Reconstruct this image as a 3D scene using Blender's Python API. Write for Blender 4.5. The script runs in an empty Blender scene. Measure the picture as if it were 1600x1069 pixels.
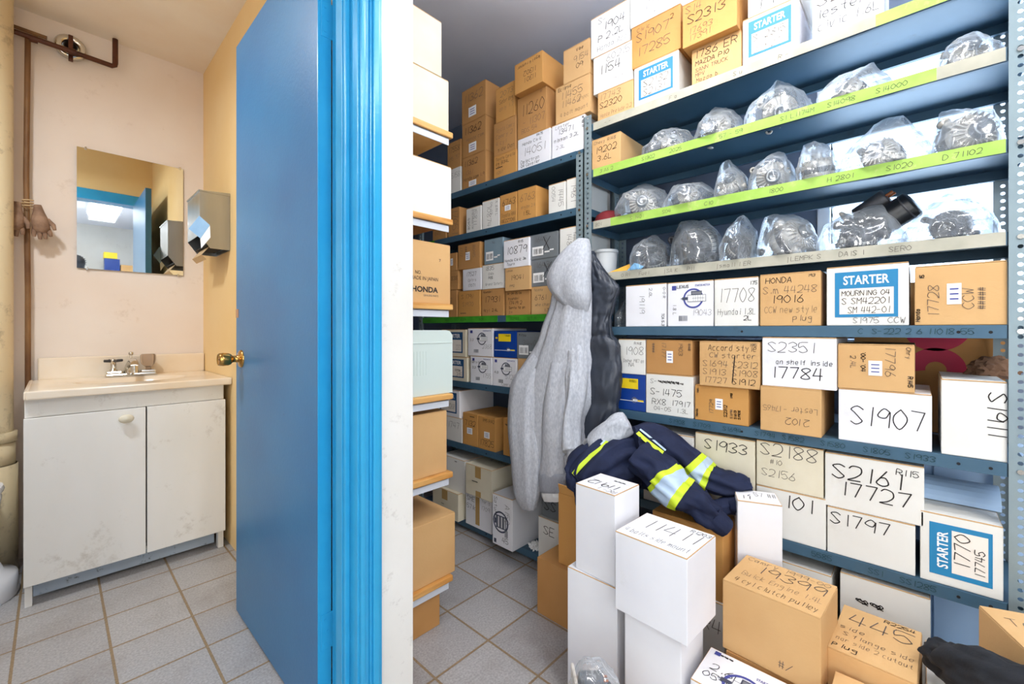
import bpy, bmesh, math, random
from mathutils import Vector, Matrix, noise
random.seed(7)
sc = bpy.context.scene
COL = sc.collection
R = math.radians

# ------------------------------------------------------------------ camera
# X runs along the doorway wall, Y runs away along the shelving, Z is up
FPX, CU, CV, EYE = 675.0, 800.0, 515.0, 1.02
AZ = R(43.3)
FW = (math.cos(AZ), math.sin(AZ)); RT = (math.sin(AZ), -math.cos(AZ))
cd = bpy.data.cameras.new('camera'); cam = bpy.data.objects.new('camera', cd); COL.objects.link(cam)
cam.location = (0, 0, EYE)
cam.rotation_euler = (R(90), 0, AZ - R(90))
cd.sensor_width = 36; cd.lens = 36 * FPX / 1600
cd.shift_y = -(1069 / 2 - CV) / 1600
cd.clip_start = .02
sc.camera = cam
# ------------------------------------------------------------------ world, exposure
W = bpy.data.worlds.new('daylight'); sc.world = W; W.use_nodes = True
W.node_tree.nodes['Background'].inputs[0].default_value = (.62, .80, 1, 1)
W.node_tree.nodes['Background'].inputs[1].default_value = 9.0
sc.view_settings.view_transform = 'Standard'; sc.view_settings.look = 'None'
sc.view_settings.gamma = 1; sc.view_settings.exposure = 0.20
sc.cycles.max_bounces = 10; sc.cycles.transparent_max_bounces = 24; sc.cycles.diffuse_bounces = 5
sc.cycles.caustics_reflective = False; sc.cycles.caustics_refractive = False


def srgb(c):
    return tuple(((x / 255) / 12.92 if x / 255 <= .04045 else ((x / 255 + .055) / 1.055) ** 2.4) for x in c) + (1,)


def area(name, loc, size, sy, power, col, rot=(0, 0, 0)):
    l = bpy.data.lights.new(name, 'AREA'); l.shape = 'RECTANGLE'; l.size = size; l.size_y = sy
    l.energy = power; l.color = col
    o = bpy.data.objects.new(name, l); COL.objects.link(o); o.location = loc; o.rotation_euler = rot
    return o


area('fluorescent_light', (.40, -.92, 2.335), .22, .90, 16, (1, .985, .96))
area('fluorescent_light', (1.02, .42, 2.10), .16, .75, 4, (1, .985, .96))  # unseen lamp added as fill for the storage shelves
area('fill_uplight', (1.02, .42, 2.19), .16, .75, 13, (.97, .98, 1), (R(180), 0, 0))  # added uplight out of view, brightens the storage ceiling
area('bulb_light', (-.32, 1.75, 2.27), .16, .16, 16, (.84, .92, 1))
area('fluorescent_light', (-1.1, -1.6, 2.335), .22, .90, 14, (1, .985, .96))
# added soft fill for the bright unseen room behind; no windows are built there
area('room_fill_light', (-.9, -2.36, 1.35), 2.2, 1.5, 46, (.93, .97, 1), (R(112), 0, 0))
area('room_fill_light', (-2.16, -.9, 1.35), 2.0, 1.5, 24, (.93, .97, 1), (R(112), 0, R(-90)))

# ------------------------------------------------------------------ geometry helpers
def atd(u, v, d):
    x = (u - CU) / FPX * d
    return Vector((FW[0] * d + RT[0] * x, FW[1] * d + RT[1] * x, EYE + (CV - v) / FPX * d))


def atX(u, v, X):
    return atd(u, v, X / (FW[0] + RT[0] * (u - CU) / FPX))


def atY(u, v, Y):
    return atd(u, v, Y / (FW[1] + RT[1] * (u - CU) / FPX))


class MB:
    """collects shapes into one mesh with material slots"""
    def __init__(s):
        s.v = []; s.f = []; s.m = []; s.mats = []; s.sm = []

    def mi(s, m):
        if m not in s.mats: s.mats.append(m)
        return s.mats.index(m)

    def poly(s, pts, m, smooth=False):
        i = len(s.v); s.v += [tuple(p) for p in pts]
        s.f.append(tuple(range(i, i + len(pts)))); s.m.append(s.mi(m)); s.sm.append(smooth)

    def add(s, V, Fs, m, smooth=False):
        i = len(s.v); s.v += [tuple(p) for p in V]; k = s.mi(m)
        for f in Fs:
            s.f.append(tuple(a + i for a in f)); s.m.append(k); s.sm.append(smooth)

    def box(s, a, b, m, bev=0.0, mtx=None):
        x0, y0, z0 = a; x1, y1, z1 = b
        if x0 > x1: x0, x1 = x1, x0
        if y0 > y1: y0, y1 = y1, y0
        if z0 > z1: z0, z1 = z1, z0
        bev = min(bev, .45 * min(x1 - x0, y1 - y0, z1 - z0))
        if bev <= 0:
            V = [(x, y, z) for z in (z0, z1) for y in (y0, y1) for x in (x0, x1)]
            Fs = [(0, 2, 3, 1), (4, 5, 7, 6), (0, 1, 5, 4), (2, 6, 7, 3), (0, 4, 6, 2), (1, 3, 7, 5)]
        else:
            bm = bmesh.new(); bmesh.ops.create_cube(bm, size=1)
            for q in bm.verts:
                q.co = Vector(((x0 + x1) / 2 + q.co.x * (x1 - x0), (y0 + y1) / 2 + q.co.y * (y1 - y0), (z0 + z1) / 2 + q.co.z * (z1 - z0)))
            bmesh.ops.bevel(bm, geom=bm.edges[:], offset=bev, segments=2, affect='EDGES', profile=.6)
            bm.verts.index_update()
            V = [tuple(q.co) for q in bm.verts]; Fs = [tuple(q.index for q in f.verts) for f in bm.faces]; bm.free()
        if mtx: V = [tuple(mtx @ Vector(p)) for p in V]
        s.add(V, Fs, m)

    def tube(s, path, r, m, n=12, caps=True, smooth=True, squash=None):
        """tube along path; r a number or list"""
        P = [Vector(p) for p in path]; rr = r if isinstance(r, (list, tuple)) else [r] * len(P)
        V = []; up = None
        for i, p in enumerate(P):
            t = (P[min(i + 1, len(P) - 1)] - P[max(i - 1, 0)])
            t = t.normalized() if t.length > 1e-9 else Vector((0, 0, 1))
            if up is None:
                up = Vector((0, 0, 1)) if abs(t.z) < .9 else Vector((1, 0, 0))
            a = t.cross(up).normalized(); b = a.cross(t).normalized(); up = b
            for k in range(n):
                th = 2 * math.pi * k / n
                V.append(p + (a * math.cos(th) * (squash or 1) + b * math.sin(th)) * rr[i])
        Fs = [(i * n + k, i * n + (k + 1) % n, (i + 1) * n + (k + 1) % n, (i + 1) * n + k) for i in range(len(P) - 1) for k in range(n)]
        s.add(V, Fs, m, smooth)
        if caps:
            s.add(V[:n], [tuple(range(n))[::-1]], m); s.add(V[-n:], [tuple(range(n))], m)

    def lathe(s, prof, m, n=24, mtx=None, smooth=True):
        """prof: (radius, z) around local z"""
        V = []
        for r_, z in prof:
            for k in range(n):
                th = 2 * math.pi * k / n; V.append(Vector((r_ * math.cos(th), r_ * math.sin(th), z)))
        if mtx: V = [mtx @ p for p in V]
        Fs = [(i * n + k, i * n + (k + 1) % n, (i + 1) * n + (k + 1) % n, (i + 1) * n + k) for i in range(len(prof) - 1) for k in range(n)]
        s.add(V, Fs, m, smooth)
        if prof[0][0] > 1e-5: s.add(V[:n], [tuple(range(n))[::-1]], m)
        if prof[-1][0] > 1e-5: s.add(V[-n:], [tuple(range(n))], m)

    def build(s, name, parent=None, loc=None, rotz=0, fix=True, weld=False):
        me = bpy.data.meshes.new(name); me.from_pydata(s.v, [], s.f)
        for m in s.mats: me.materials.append(m)
        me.polygons.foreach_set('material_index', s.m); me.polygons.foreach_set('use_smooth', s.sm)
        me.update()
        if weld or fix:
            bm = bmesh.new(); bm.from_mesh(me)
            if weld: bmesh.ops.remove_doubles(bm, verts=bm.verts, dist=1e-5)
            if fix: bmesh.ops.recalc_face_normals(bm, faces=bm.faces)
            bm.to_mesh(me); bm.free()
        o = bpy.data.objects.new(name, me); COL.objects.link(o)
        if loc is not None: o.location = loc
        o.rotation_euler = (0, 0, rotz)
        if parent: o.parent = parent
        return o


def tag(o, label=None, cat=None, group=None, kind=None):
    if label: o['label'] = label
    if cat: o['category'] = cat
    if group: o['group'] = group
    if kind: o['kind'] = kind
    return o


def empty(name, loc=(0, 0, 0), rz=0):
    o = bpy.data.objects.new(name, None); COL.objects.link(o); o.location = loc; o.rotation_euler = (0, 0, rz)
    o.empty_display_size = .05
    return o


def world_of(o):
    m = Matrix.LocRotScale(o.location, o.rotation_euler, o.scale)
    return world_of(o.parent) @ o.matrix_parent_inverse @ m if o.parent else m


def attach(o, par):
    """parent o without moving it from its place in the room"""
    w = world_of(o); o.parent = par; o.matrix_parent_inverse = world_of(par).inverted()
    return o


def copy_tree(o, parent=None):
    c = o.copy(); COL.objects.link(c)
    if parent: c.parent = parent
    for ch in list(o.children): copy_tree(ch, c)
    return c


# ------------------------------------------------------------------ materials
def mat(name, col, rough=.6, metal=0, col2=None, scale=8, lo=.35, hi=.7, bump=0, bscale=60, stretch=(1, 1, 1), spec=.5, detail=6, trans=0, dirt=None, dscale=2.5, dlo=.55, dhi=.75):
    m = bpy.data.materials.new(name); m.use_nodes = True; nt = m.node_tree; n = nt.nodes; L = nt.links
    b = n['Principled BSDF']; b.inputs['Base Color'].default_value = srgb(col)
    b.inputs['Roughness'].default_value = rough; b.inputs['Metallic'].default_value = metal
    b.inputs['Specular IOR Level'].default_value = spec
    if trans: b.inputs['Transmission Weight'].default_value = trans
    tc = n.new('ShaderNodeTexCoord'); mp = n.new('ShaderNodeMapping'); mp.inputs['Scale'].default_value = stretch
    L.new(tc.outputs['Object'], mp.inputs[0]); last = None
    if col2:
        t = n.new('ShaderNodeTexNoise'); t.inputs['Scale'].default_value = scale; t.inputs['Detail'].default_value = detail
        r = n.new('ShaderNodeMapRange'); r.inputs[1].default_value = lo; r.inputs[2].default_value = hi
        x = n.new('ShaderNodeMix'); x.data_type = 'RGBA'; x.inputs[6].default_value = srgb(col); x.inputs[7].default_value = srgb(col2)
        L.new(mp.outputs[0], t.inputs[0]); L.new(t.outputs[0], r.inputs[0]); L.new(r.outputs[0], x.inputs[0])
        last = x.outputs[2]
    if dirt:
        t = n.new('ShaderNodeTexNoise'); t.inputs['Scale'].default_value = dscale; t.inputs['Detail'].default_value = 9; t.inputs['Roughness'].default_value = .75
        r = n.new('ShaderNodeMapRange'); r.inputs[1].default_value = dlo; r.inputs[2].default_value = dhi
        x = n.new('ShaderNodeMix'); x.data_type = 'RGBA'; x.inputs[7].default_value = srgb(dirt)
        L.new(tc.outputs['Object'], t.inputs[0]); L.new(t.outputs[0], r.inputs[0]); L.new(r.outputs[0], x.inputs[0])
        if last: L.new(last, x.inputs[6])
        else: x.inputs[6].default_value = srgb(col)
        last = x.outputs[2]
    if last: L.new(last, b.inputs['Base Color'])
    if bump:
        t = n.new('ShaderNodeTexNoise'); t.inputs['Scale'].default_value = bscale; t.inputs['Detail'].default_value = 4
        k = n.new('ShaderNodeBump'); k.inputs['Strength'].default_value = bump; k.inputs['Distance'].default_value = .004
        L.new(mp.outputs[0], t.inputs[0]); L.new(t.outputs[0], k.inputs['Height']); L.new(k.outputs[0], b.inputs['Normal'])
    return m


M = {}
M['plaster'] = mat('peach_plaster', (240, 229, 219), .75, col2=(234, 218, 204), scale=2.2, bump=.25, bscale=9, dirt=(190, 165, 140), dscale=7, dlo=.6, dhi=.9)
M['yellow'] = mat('yellow_plaster', (243, 212, 156), .65, col2=(238, 200, 134), scale=2, bump=.2, bscale=8)
M['bathceil'] = mat('tan_ceiling', (246, 238, 226), .8, col2=(240, 226, 208), scale=3, bump=.3, bscale=6)
M['white_wall'] = mat('white_wall_paint', (232, 230, 225), .55, col2=(222, 219, 212), scale=3, bump=.15, bscale=20, dirt=(158, 150, 142), dscale=13, dlo=.6, dhi=.82)
M['greyceil'] = mat('grey_ceiling', (226, 229, 240), .8, col2=(216, 220, 232), scale=2, bump=.15, bscale=5)
M['bluegrey'] = mat('pale_wall', (120, 134, 156), .7, col2=(110, 124, 146), scale=2)
M['door'] = mat('blue_door_paint', (40, 116, 164), .36, col2=(30, 104, 154), scale=3, bump=.12, bscale=110, dirt=(16, 56, 88), dscale=48, dlo=.66, dhi=.74, spec=.8)
M['trimblue'] = mat('blue_trim_gloss', (52, 164, 212), .25, col2=(40, 152, 204), scale=6, bump=.12, bscale=40, dirt=(200, 215, 220), dscale=28, dlo=.75, dhi=.8)
M['vanity'] = mat('vanity_white', (238, 238, 236), .45, col2=(230, 229, 224), scale=4, dirt=(158, 146, 128), dscale=7, dlo=.56, dhi=.85, stretch=(1, 1, .35))
M['kick'] = mat('kick_board', (176, 190, 205), .6, dirt=(60, 60, 62), dscale=22, dlo=.58, dhi=.66)
M['marble'] = mat('cultured_marble', (242, 230, 212), .18, col2=(234, 210, 176), scale=4)
M['chrome'] = mat('chrome', (215, 212, 205), .14, 1)
M['brass'] = mat('brass', (196, 152, 84), .2, 1)
M['knobw'] = mat('cream_plastic', (226, 220, 200), .35)
M['acrylic'] = mat('smoky_acrylic', (228, 208, 190), .12, trans=.85)
M['steel'] = mat('brushed_steel', (188, 190, 190), .28, 1, col2=(150, 152, 155), scale=5, stretch=(1, 1, .1))
M['dark'] = mat('dark_recess', (22, 22, 25), .8)
M['pipe'] = mat('cream_pipe_paint', (226, 210, 176), .45, col2=(208, 188, 150), scale=4, stretch=(1, 1, .2), dirt=(110, 94, 74), dscale=12, dlo=.54, dhi=.8)
M['rustpipe'] = mat('rusty_pipe', (150, 112, 72), .6, .2, col2=(98, 62, 38), scale=14, stretch=(1, 1, .3))
M['brownpipe'] = mat('brown_copper_pipe', (104, 60, 40), .4, .4, col2=(70, 38, 26), scale=20)
M['glove'] = mat('worn_work_glove', (160, 128, 104), .9, col2=(116, 88, 70), scale=30, bump=.6, bscale=80)
M['porcelain'] = mat('porcelain', (232, 232, 236), .12)
M['towel'] = mat('paper_towel', (214, 184, 140), .9)
M['sticker'] = mat('pale_blue_sticker', (150, 190, 226), .5, col2=(126, 170, 212), scale=12)
M['tapebrown'] = mat('brown_tape', (176, 128, 92), .4)
M['metal'] = mat('grey_blue_shelf_paint', (70, 102, 124), .42, .1, col2=(58, 92, 116), scale=7, dirt=(52, 66, 74), dscale=9, dlo=.6, dhi=.8)
M['post'] = mat('galvanised_post', (146, 162, 168), .42, .35, col2=(128, 146, 154), scale=14, stretch=(1, 1, .3))
M['greent'] = mat('lime_green_tape', (170, 206, 96), .5, col2=(152, 192, 78), scale=20, dirt=(204, 204, 140), dscale=14, dlo=.55, dhi=.7)
M['green2'] = mat('green_tape', (72, 160, 44), .45, col2=(52, 138, 34), scale=20)
M['masking'] = mat('masking_tape', (188, 184, 168), .7, col2=(166, 164, 148), scale=16)
M['wood'] = mat('pine_board', (226, 176, 106), .5, col2=(196, 132, 60), scale=6, stretch=(1, .6, 9), bump=.1, bscale=20)
M['woodx'] = mat('pine_board_dark', (196, 128, 66), .5, col2=(160, 92, 40), scale=5, stretch=(9, .8, 1))
M['bracket'] = mat('white_bracket_paint', (206, 212, 222), .5)
M['kraft'] = mat('kraft_cardboard', (214, 172, 118), .8, col2=(204, 160, 106), scale=5, stretch=(1, 1, 1), bump=.08, bscale=140)
M['kraftd'] = mat('dark_kraft_cardboard', (190, 140, 84), .8, col2=(178, 128, 72), scale=5, bump=.08, bscale=140)
M['krafto'] = mat('golden_kraft_cardboard', (206, 152, 84), .75, col2=(196, 140, 72), scale=5, bump=.08, bscale=140)
M['white'] = mat('white_cardboard', (232, 231, 226), .65, col2=(224, 222, 216), scale=6, dirt=(202, 196, 184), dscale=5, dlo=.6, dhi=.9)
M['whiteb'] = mat('bright_white_cardboard', (238, 238, 242), .55, col2=(230, 230, 236), scale=6, dirt=(206, 204, 204), dscale=5, dlo=.62, dhi=.9)
M['cream'] = mat('yellowed_white_cardboard', (226, 218, 196), .7, col2=(214, 204, 178), scale=6)
M['grey'] = mat('grey_printed_cardboard', (118, 124, 128), .6, col2=(108, 114, 120), scale=8)
M['greyb'] = mat('grey_blue_cardboard', (128, 150, 162), .6, col2=(118, 140, 154), scale=8)
M['bluebox'] = mat('glossy_blue_carton', (20, 66, 150), .3, col2=(16, 56, 136), scale=8)
M['mint'] = mat('pale_mint_plastic', (206, 220, 216), .45)
M['ink'] = mat('black_marker_ink', (44, 39, 38), .7)
M['inkl'] = mat('pencil_grey_ink', (92, 84, 80), .8)
M['inkg'] = mat('green_marker_ink', (22, 66, 66), .7)
M['print'] = mat('printed_grey', (120, 122, 130), .7)
M['printblue'] = mat('label_blue_print', (32, 128, 178), .5)
M['printnavy'] = mat('label_navy_print', (32, 78, 122), .5)
M['emblem'] = mat('indigo_print', (66, 74, 150), .5)
M['slate'] = mat('slate_print', (66, 72, 92), .5)
M['label'] = mat('white_paper_label', (244, 244, 244), .5)
M['labelc'] = mat('cream_label_panel', (238, 230, 220), .6)
M['yellowl'] = mat('yellow_label', (240, 208, 28), .5)
M['tape'] = mat('clear_brown_tape', (184, 150, 96), .25)
M['red'] = mat('crimson_print', (190, 38, 76), .6)
M['hoodie'] = mat('heather_grey_fleece', (200, 203, 210), .95, col2=(170, 174, 184), scale=150, lo=.3, hi=.7, bump=.35, bscale=220, spec=.15, stretch=(1, 1, .5))
M['hoodied'] = mat('grey_rib_knit', (170, 174, 184), .95, col2=(146, 150, 162), scale=120, bump=.5, bscale=120, spec=.1, stretch=(6, 6, .5))
M['puffer'] = mat('charcoal_nylon', (52, 58, 70), .42, col2=(44, 50, 62), scale=10, bump=.5, bscale=26)
M['navy'] = mat('navy_fleece', (34, 42, 70), .8, col2=(28, 34, 58), scale=20, bump=.3, bscale=70, spec=.25)
M['lime'] = mat('lime_reflective_trim', (198, 220, 40), .6, bump=.2, bscale=60)
M['silver'] = mat('silver_reflective_tape', (184, 204, 226), .4, col2=(168, 190, 216), scale=30, bump=.2, bscale=40)
M['alu'] = mat('cast_aluminium', (218, 213, 205), .42, .35, col2=(178, 170, 160), scale=30, bump=.2, bscale=80)
M['alud'] = mat('dark_cast_metal', (92, 93, 98), .4, .4, col2=(54, 54, 58), scale=30, bump=.2, bscale=80)
M['copper'] = mat('copper_winding', (160, 96, 60), .35, .8)
M['blackm'] = mat('black_enamel', (26, 27, 30), .35)
M['whitepl'] = mat('white_plastic', (238, 240, 242), .35)
M['black'] = mat('black_knit', (28, 31, 38), .9, col2=(20, 22, 28), scale=40, bump=.5, bscale=60)
M['redcap'] = mat('maroon_cloth', (120, 26, 34), .8)
M['postit'] = mat('sky_blue_paper', (110, 184, 230), .7)
M['orange'] = mat('amber_paper', (226, 168, 56), .7)
M['rag'] = mat('brown_paper_crumple', (122, 92, 72), .9, bump=.8, bscale=20)
M['paleblue'] = mat('pale_blue_enamel', (176, 206, 240), .35)
M['alum_pipe'] = mat('painted_pipe', (176, 190, 210), .25, .6)
M['greywall'] = mat('concrete_base', (120, 112, 104), .9)


def tile_mat():
    m = bpy.data.materials.new('floor_tiles'); m.use_nodes = True; nt = m.node_tree; n = nt.nodes; L = nt.links
    b = n['Principled BSDF']; b.inputs['Roughness'].default_value = .5
    tc = n.new('ShaderNodeTexCoord'); mp = n.new('ShaderNodeMapping')
    mp.inputs['Location'].default_value = (.087 + 2.13, -1.455 + 2.13, 0)
    L.new(tc.outputs['Object'], mp.inputs[0])
    br = n.new('ShaderNodeTexBrick'); br.offset = 0; br.squash = 1
    br.inputs['Scale'].default_value = 1; br.inputs['Brick Width'].default_value = .213; br.inputs['Row Height'].default_value = .213
    br.inputs['Mortar Size'].default_value = .0042; br.inputs['Mortar Smooth'].default_value = .25; br.inputs['Bias'].default_value = 0
    br.inputs['Color1'].default_value = srgb((180, 178, 178)); br.inputs['Color2'].default_value = srgb((168, 166, 167))
    br.inputs['Mortar'].default_value = srgb((150, 128, 98))
    L.new(mp.outputs[0], br.inputs[0])
    t = n.new('ShaderNodeTexNoise'); t.inputs['Scale'].default_value = 160; t.inputs['Detail'].default_value = 3
    r = n.new('ShaderNodeMapRange'); r.inputs[1].default_value = .35; r.inputs[2].default_value = .7; r.inputs[3].default_value = .78; r.inputs[4].default_value = 1.12
    L.new(tc.outputs['Object'], t.inputs[0]); L.new(t.outputs[0], r.inputs[0])
    x = n.new('ShaderNodeMix'); x.data_type = 'RGBA'; x.blend_type = 'MULTIPLY'; x.inputs[0].default_value = 1
    L.new(br.outputs[0], x.inputs[6]); L.new(r.outputs[0], x.inputs[7])
    t2 = n.new('ShaderNodeTexNoise'); t2.inputs['Scale'].default_value = 2.2; t2.inputs['Detail'].default_value = 8; t2.inputs['Roughness'].default_value = .7
    r2 = n.new('ShaderNodeMapRange'); r2.inputs[1].default_value = .47; r2.inputs[2].default_value = .76; r2.inputs[4].default_value = .6
    L.new(tc.outputs['Object'], t2.inputs[0]); L.new(t2.outputs[0], r2.inputs[0])
    y = n.new('ShaderNodeMix'); y.data_type = 'RGBA'; y.inputs[7].default_value = srgb((112, 96, 82))
    L.new(r2.outputs[0], y.inputs[0]); L.new(x.outputs[2], y.inputs[6]); L.new(y.outputs[2], b.inputs['Base Color'])
    bp = n.new('ShaderNodeBump'); bp.inputs['Strength'].default_value = .5; bp.inputs['Distance'].default_value = .002; bp.invert = True
    L.new(br.outputs['Fac'], bp.inputs['Height']); L.new(bp.outputs[0], b.inputs['Normal'])
    return m


def emit(name, col, s):
    m = bpy.data.materials.new(name); m.use_nodes = True; n = m.node_tree.nodes
    b = n['Principled BSDF']; b.inputs['Base Color'].default_value = srgb(col)
    b.inputs['Emission Color'].default_value = srgb(col); b.inputs['Emission Strength'].default_value = s
    return m


def film(name, tint, haze, hazecol, gloss=.55, facing=.35):
    """thin clear plastic: transparent film, glossy creases, slight milky haze"""
    m = bpy.data.materials.new(name); m.use_nodes = True; nt = m.node_tree; n = nt.nodes; L = nt.links
    out = n['Material Output']; n.remove(n['Principled BSDF'])
    tr = n.new('ShaderNodeBsdfTransparent'); tr.inputs[0].default_value = tint + (1,)
    gl = n.new('ShaderNodeBsdfGlossy'); gl.inputs['Roughness'].default_value = .14; gl.inputs[0].default_value = (1, 1, 1, 1)
    df = n.new('ShaderNodeBsdfDiffuse'); df.inputs[0].default_value = hazecol + (1,)
    tl = n.new('ShaderNodeBsdfTranslucent'); tl.inputs[0].default_value = hazecol + (1,); dm = n.new('ShaderNodeMixShader'); dm.inputs[0].default_value = .4
    L.new(df.outputs[0], dm.inputs[1]); L.new(tl.outputs[0], dm.inputs[2])
    tc = n.new('ShaderNodeTexCoord')
    t = n.new('ShaderNodeTexNoise'); t.inputs['Scale'].default_value = 9; t.inputs['Detail'].default_value = 2; t.inputs['Distortion'].default_value = 1.0
    L.new(tc.outputs['Object'], t.inputs[0])
    # crease lines of the film
    vm = n.new('ShaderNodeVectorMath'); vm.operation = 'MULTIPLY_ADD'; vm.inputs[1].default_value = (.16, .16, .16); L.new(t.outputs['Color'], vm.inputs[0]); L.new(tc.outputs['Object'], vm.inputs[2])
    vo = n.new('ShaderNodeTexVoronoi'); vo.feature = 'DISTANCE_TO_EDGE'; vo.inputs['Scale'].default_value = 15; L.new(vm.outputs[0], vo.inputs['Vector'])
    cr = n.new('ShaderNodeMapRange'); cr.inputs[1].default_value = .0; cr.inputs[2].default_value = .02; cr.inputs[3].default_value = 1; cr.inputs[4].default_value = 0; L.new(vo.outputs['Distance'], cr.inputs[0])
    bp = n.new('ShaderNodeBump'); bp.inputs['Strength'].default_value = .7; bp.inputs['Distance'].default_value = .02; ad = n.new('ShaderNodeMath'); ad.operation = 'MULTIPLY_ADD'; ad.inputs[1].default_value = .15; L.new(vo.outputs['Distance'], ad.inputs[0]); L.new(t.outputs[0], ad.inputs[2]); L.new(ad.outputs[0], bp.inputs['Height'])
    L.new(bp.outputs[0], gl.inputs['Normal'])
    lw = n.new('ShaderNodeLayerWeight'); lw.inputs[0].default_value = facing; L.new(bp.outputs[0], lw.inputs['Normal'])
    r = n.new('ShaderNodeMapRange'); r.inputs[3].default_value = .07; r.inputs[4].default_value = gloss; L.new(lw.outputs['Fresnel'], r.inputs[0])
    lf = n.new('ShaderNodeLayerWeight'); lf.inputs[0].default_value = .35
    r2 = n.new('ShaderNodeMapRange'); r2.inputs[3].default_value = haze * .22; r2.inputs[4].default_value = haze * 1.7; L.new(lf.outputs['Facing'], r2.inputs[0])
    c2 = n.new('ShaderNodeMath'); c2.operation = 'MULTIPLY_ADD'; c2.inputs[1].default_value = .16; c2.use_clamp = True; L.new(cr.outputs[0], c2.inputs[0]); L.new(r2.outputs[0], c2.inputs[2])
    a = n.new('ShaderNodeMixShader'); L.new(c2.outputs[0], a.inputs[0]); L.new(tr.outputs[0], a.inputs[1]); L.new(dm.outputs[0], a.inputs[2])
    b = n.new('ShaderNodeMixShader'); L.new(r.outputs[0], b.inputs[0]); L.new(a.outputs[0], b.inputs[1]); L.new(gl.outputs[0], b.inputs[2])
    L.new(b.outputs[0], out.inputs[0])
    return m


M['tiles'] = tile_mat()
M['film'] = film('clear_polythene', (.96, .98, 1), .37, (.88, .94, 1), .42, .20)
def slat_mat():
    m = bpy.data.materials.new('translucent_blind_slat'); m.use_nodes = True; nt = m.node_tree; n = nt.nodes; n.remove(n['Principled BSDF'])
    a = n.new('ShaderNodeBsdfDiffuse'); t = n.new('ShaderNodeBsdfTranslucent'); x = n.new('ShaderNodeMixShader'); x.inputs[0].default_value = .65
    a.inputs[0].default_value = t.inputs[0].default_value = (.92, .95, 1, 1)
    nt.links.new(a.outputs[0], x.inputs[1]); nt.links.new(t.outputs[0], x.inputs[2]); nt.links.new(x.outputs[0], n['Material Output'].inputs[0]); return m


M['slat'] = slat_mat()
M['lamp'] = emit('lit_diffuser', (255, 252, 245), 6)
M['mirror'] = mat('mirror_glass', (236, 240, 238), .015, 1)

# ------------------------------------------------------------------ single-stroke lettering (marker writing)
G = {'0': '26040220424426', '1': '2620', '2': '0516364543210040', '3': '052645442342412001', '4': '160242 3630', '5': '4606032442412001',
     '6': '36130120413313', '7': '064620', '8': '230526452301204123', '9': '45260413334540', 'A': '002640 1232', 'B': '00062645432303 23412000',
     'C': '452604022041', 'D': '00062644422000', 'E': '46060040 0333', 'F': '460600 0333', 'G': '4526040220414323', 'H': '0006 4046 0343', 'I': '2620',
     'J': '46412001', 'K': '0006 4603 0340', 'L': '060040', 'M': '0006234640', 'N': '00064046', 'O': '26040220424426', 'P': '00062645432303',
     'Q': '26040220424426 2140', 'R': '00062645432303 2340', 'S': '4526051432412001', 'T': '0646 2620', 'U': '0601204146', 'V': '062046',
     'W': '0610243046', 'X': '0640 4600', 'Y': '0623 4620', 'Z': '06460040', 'a': '33140210313430', 'b': '0600 031433311001', 'c': '3414021030',
     'd': '3630 3414021030', 'e': '02323414021030', 'f': '362520 0434', 'g': '3414031232 343z0z', 'h': '0600 02143430', 'i': '2420 2526', 'k': '0600 3402 0230',
     'l': '2620', 'm': '0400 031420 233440', 'n': '0400 03143430', 'o': '14021030323414', 'p': '040z 0434321101', 'r': '0400 021434', 's': '34140332311000',
     't': '262130 0434', 'u': '040110313430', 'v': '041034', 'w': '0410233044', 'x': '0430 3400', 'y': '0412 341z', 'z': '04340030', '-': '0333', '.': '2021',
     '/': '0046', "'": '2625', '#': '0242 0444 1016 3036', '|': '2z26', '~': '02132233422132030241', '+': '0333 2125', '*': '0640 4600 0343'}


def _smooth(pts):
    if len(pts) < 3: return pts
    out = []
    for i in range(len(pts) - 1):
        p0 = pts[max(i - 1, 0)]; p1 = pts[i]; p2 = pts[i + 1]; p3 = pts[min(i + 2, len(pts) - 1)]
        for k in range(3):
            t = k / 3
            out.append(tuple(.5 * (2 * p1[j] + (p2[j] - p0[j]) * t + (2 * p0[j] - 5 * p1[j] + 4 * p2[j] - p3[j]) * t * t + (3 * p1[j] - p0[j] - 3 * p2[j] + p3[j]) * t ** 3) for j in (0, 1)))
    out.append(pts[-1])
    return out


def writing(mb, text, org, ex, ey, h, m, w=None, rng=random, sharp='EFHIKLMNTVWXYZ147'):
    """write text starting at org (Vector) along ex, up ey, height h"""
    w = w or max(.0009, h * .06); nrm = ex.cross(ey); x = 0.0; s = h / 6
    for ch in text:
        if ch == ' ': x += s * 3.6; continue
        g = G.get(ch) or G.get(ch.upper()) or G['-']
        for st in g.split():
            pts = []
            for i in range(0, len(st) - 1, 2):
                yy = {'y': -1, 'z': -2}.get(st[i + 1]); yy = int(st[i + 1]) if yy is None else yy
                pts.append(((int(st[i]) + rng.uniform(-.18, .18)) * s + x + yy * s * .08, (yy + rng.uniform(-.2, .2)) * s))
            if ch not in sharp: pts = _smooth(pts)
            P = [org + ex * a + ey * b for a, b in pts]
            for a, b in zip(P, P[1:]):
                d = b - a
                if d.length < 1e-6: continue
                d.normalize(); q = nrm.cross(d) * w / 2; e = d * w * .3
                mb.poly([a - q - e, b - q + e, b + q + e, a + q - e], m)
        x += s * (5.4 if ch not in "1Iil.'" else 3.6)
    return x


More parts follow.
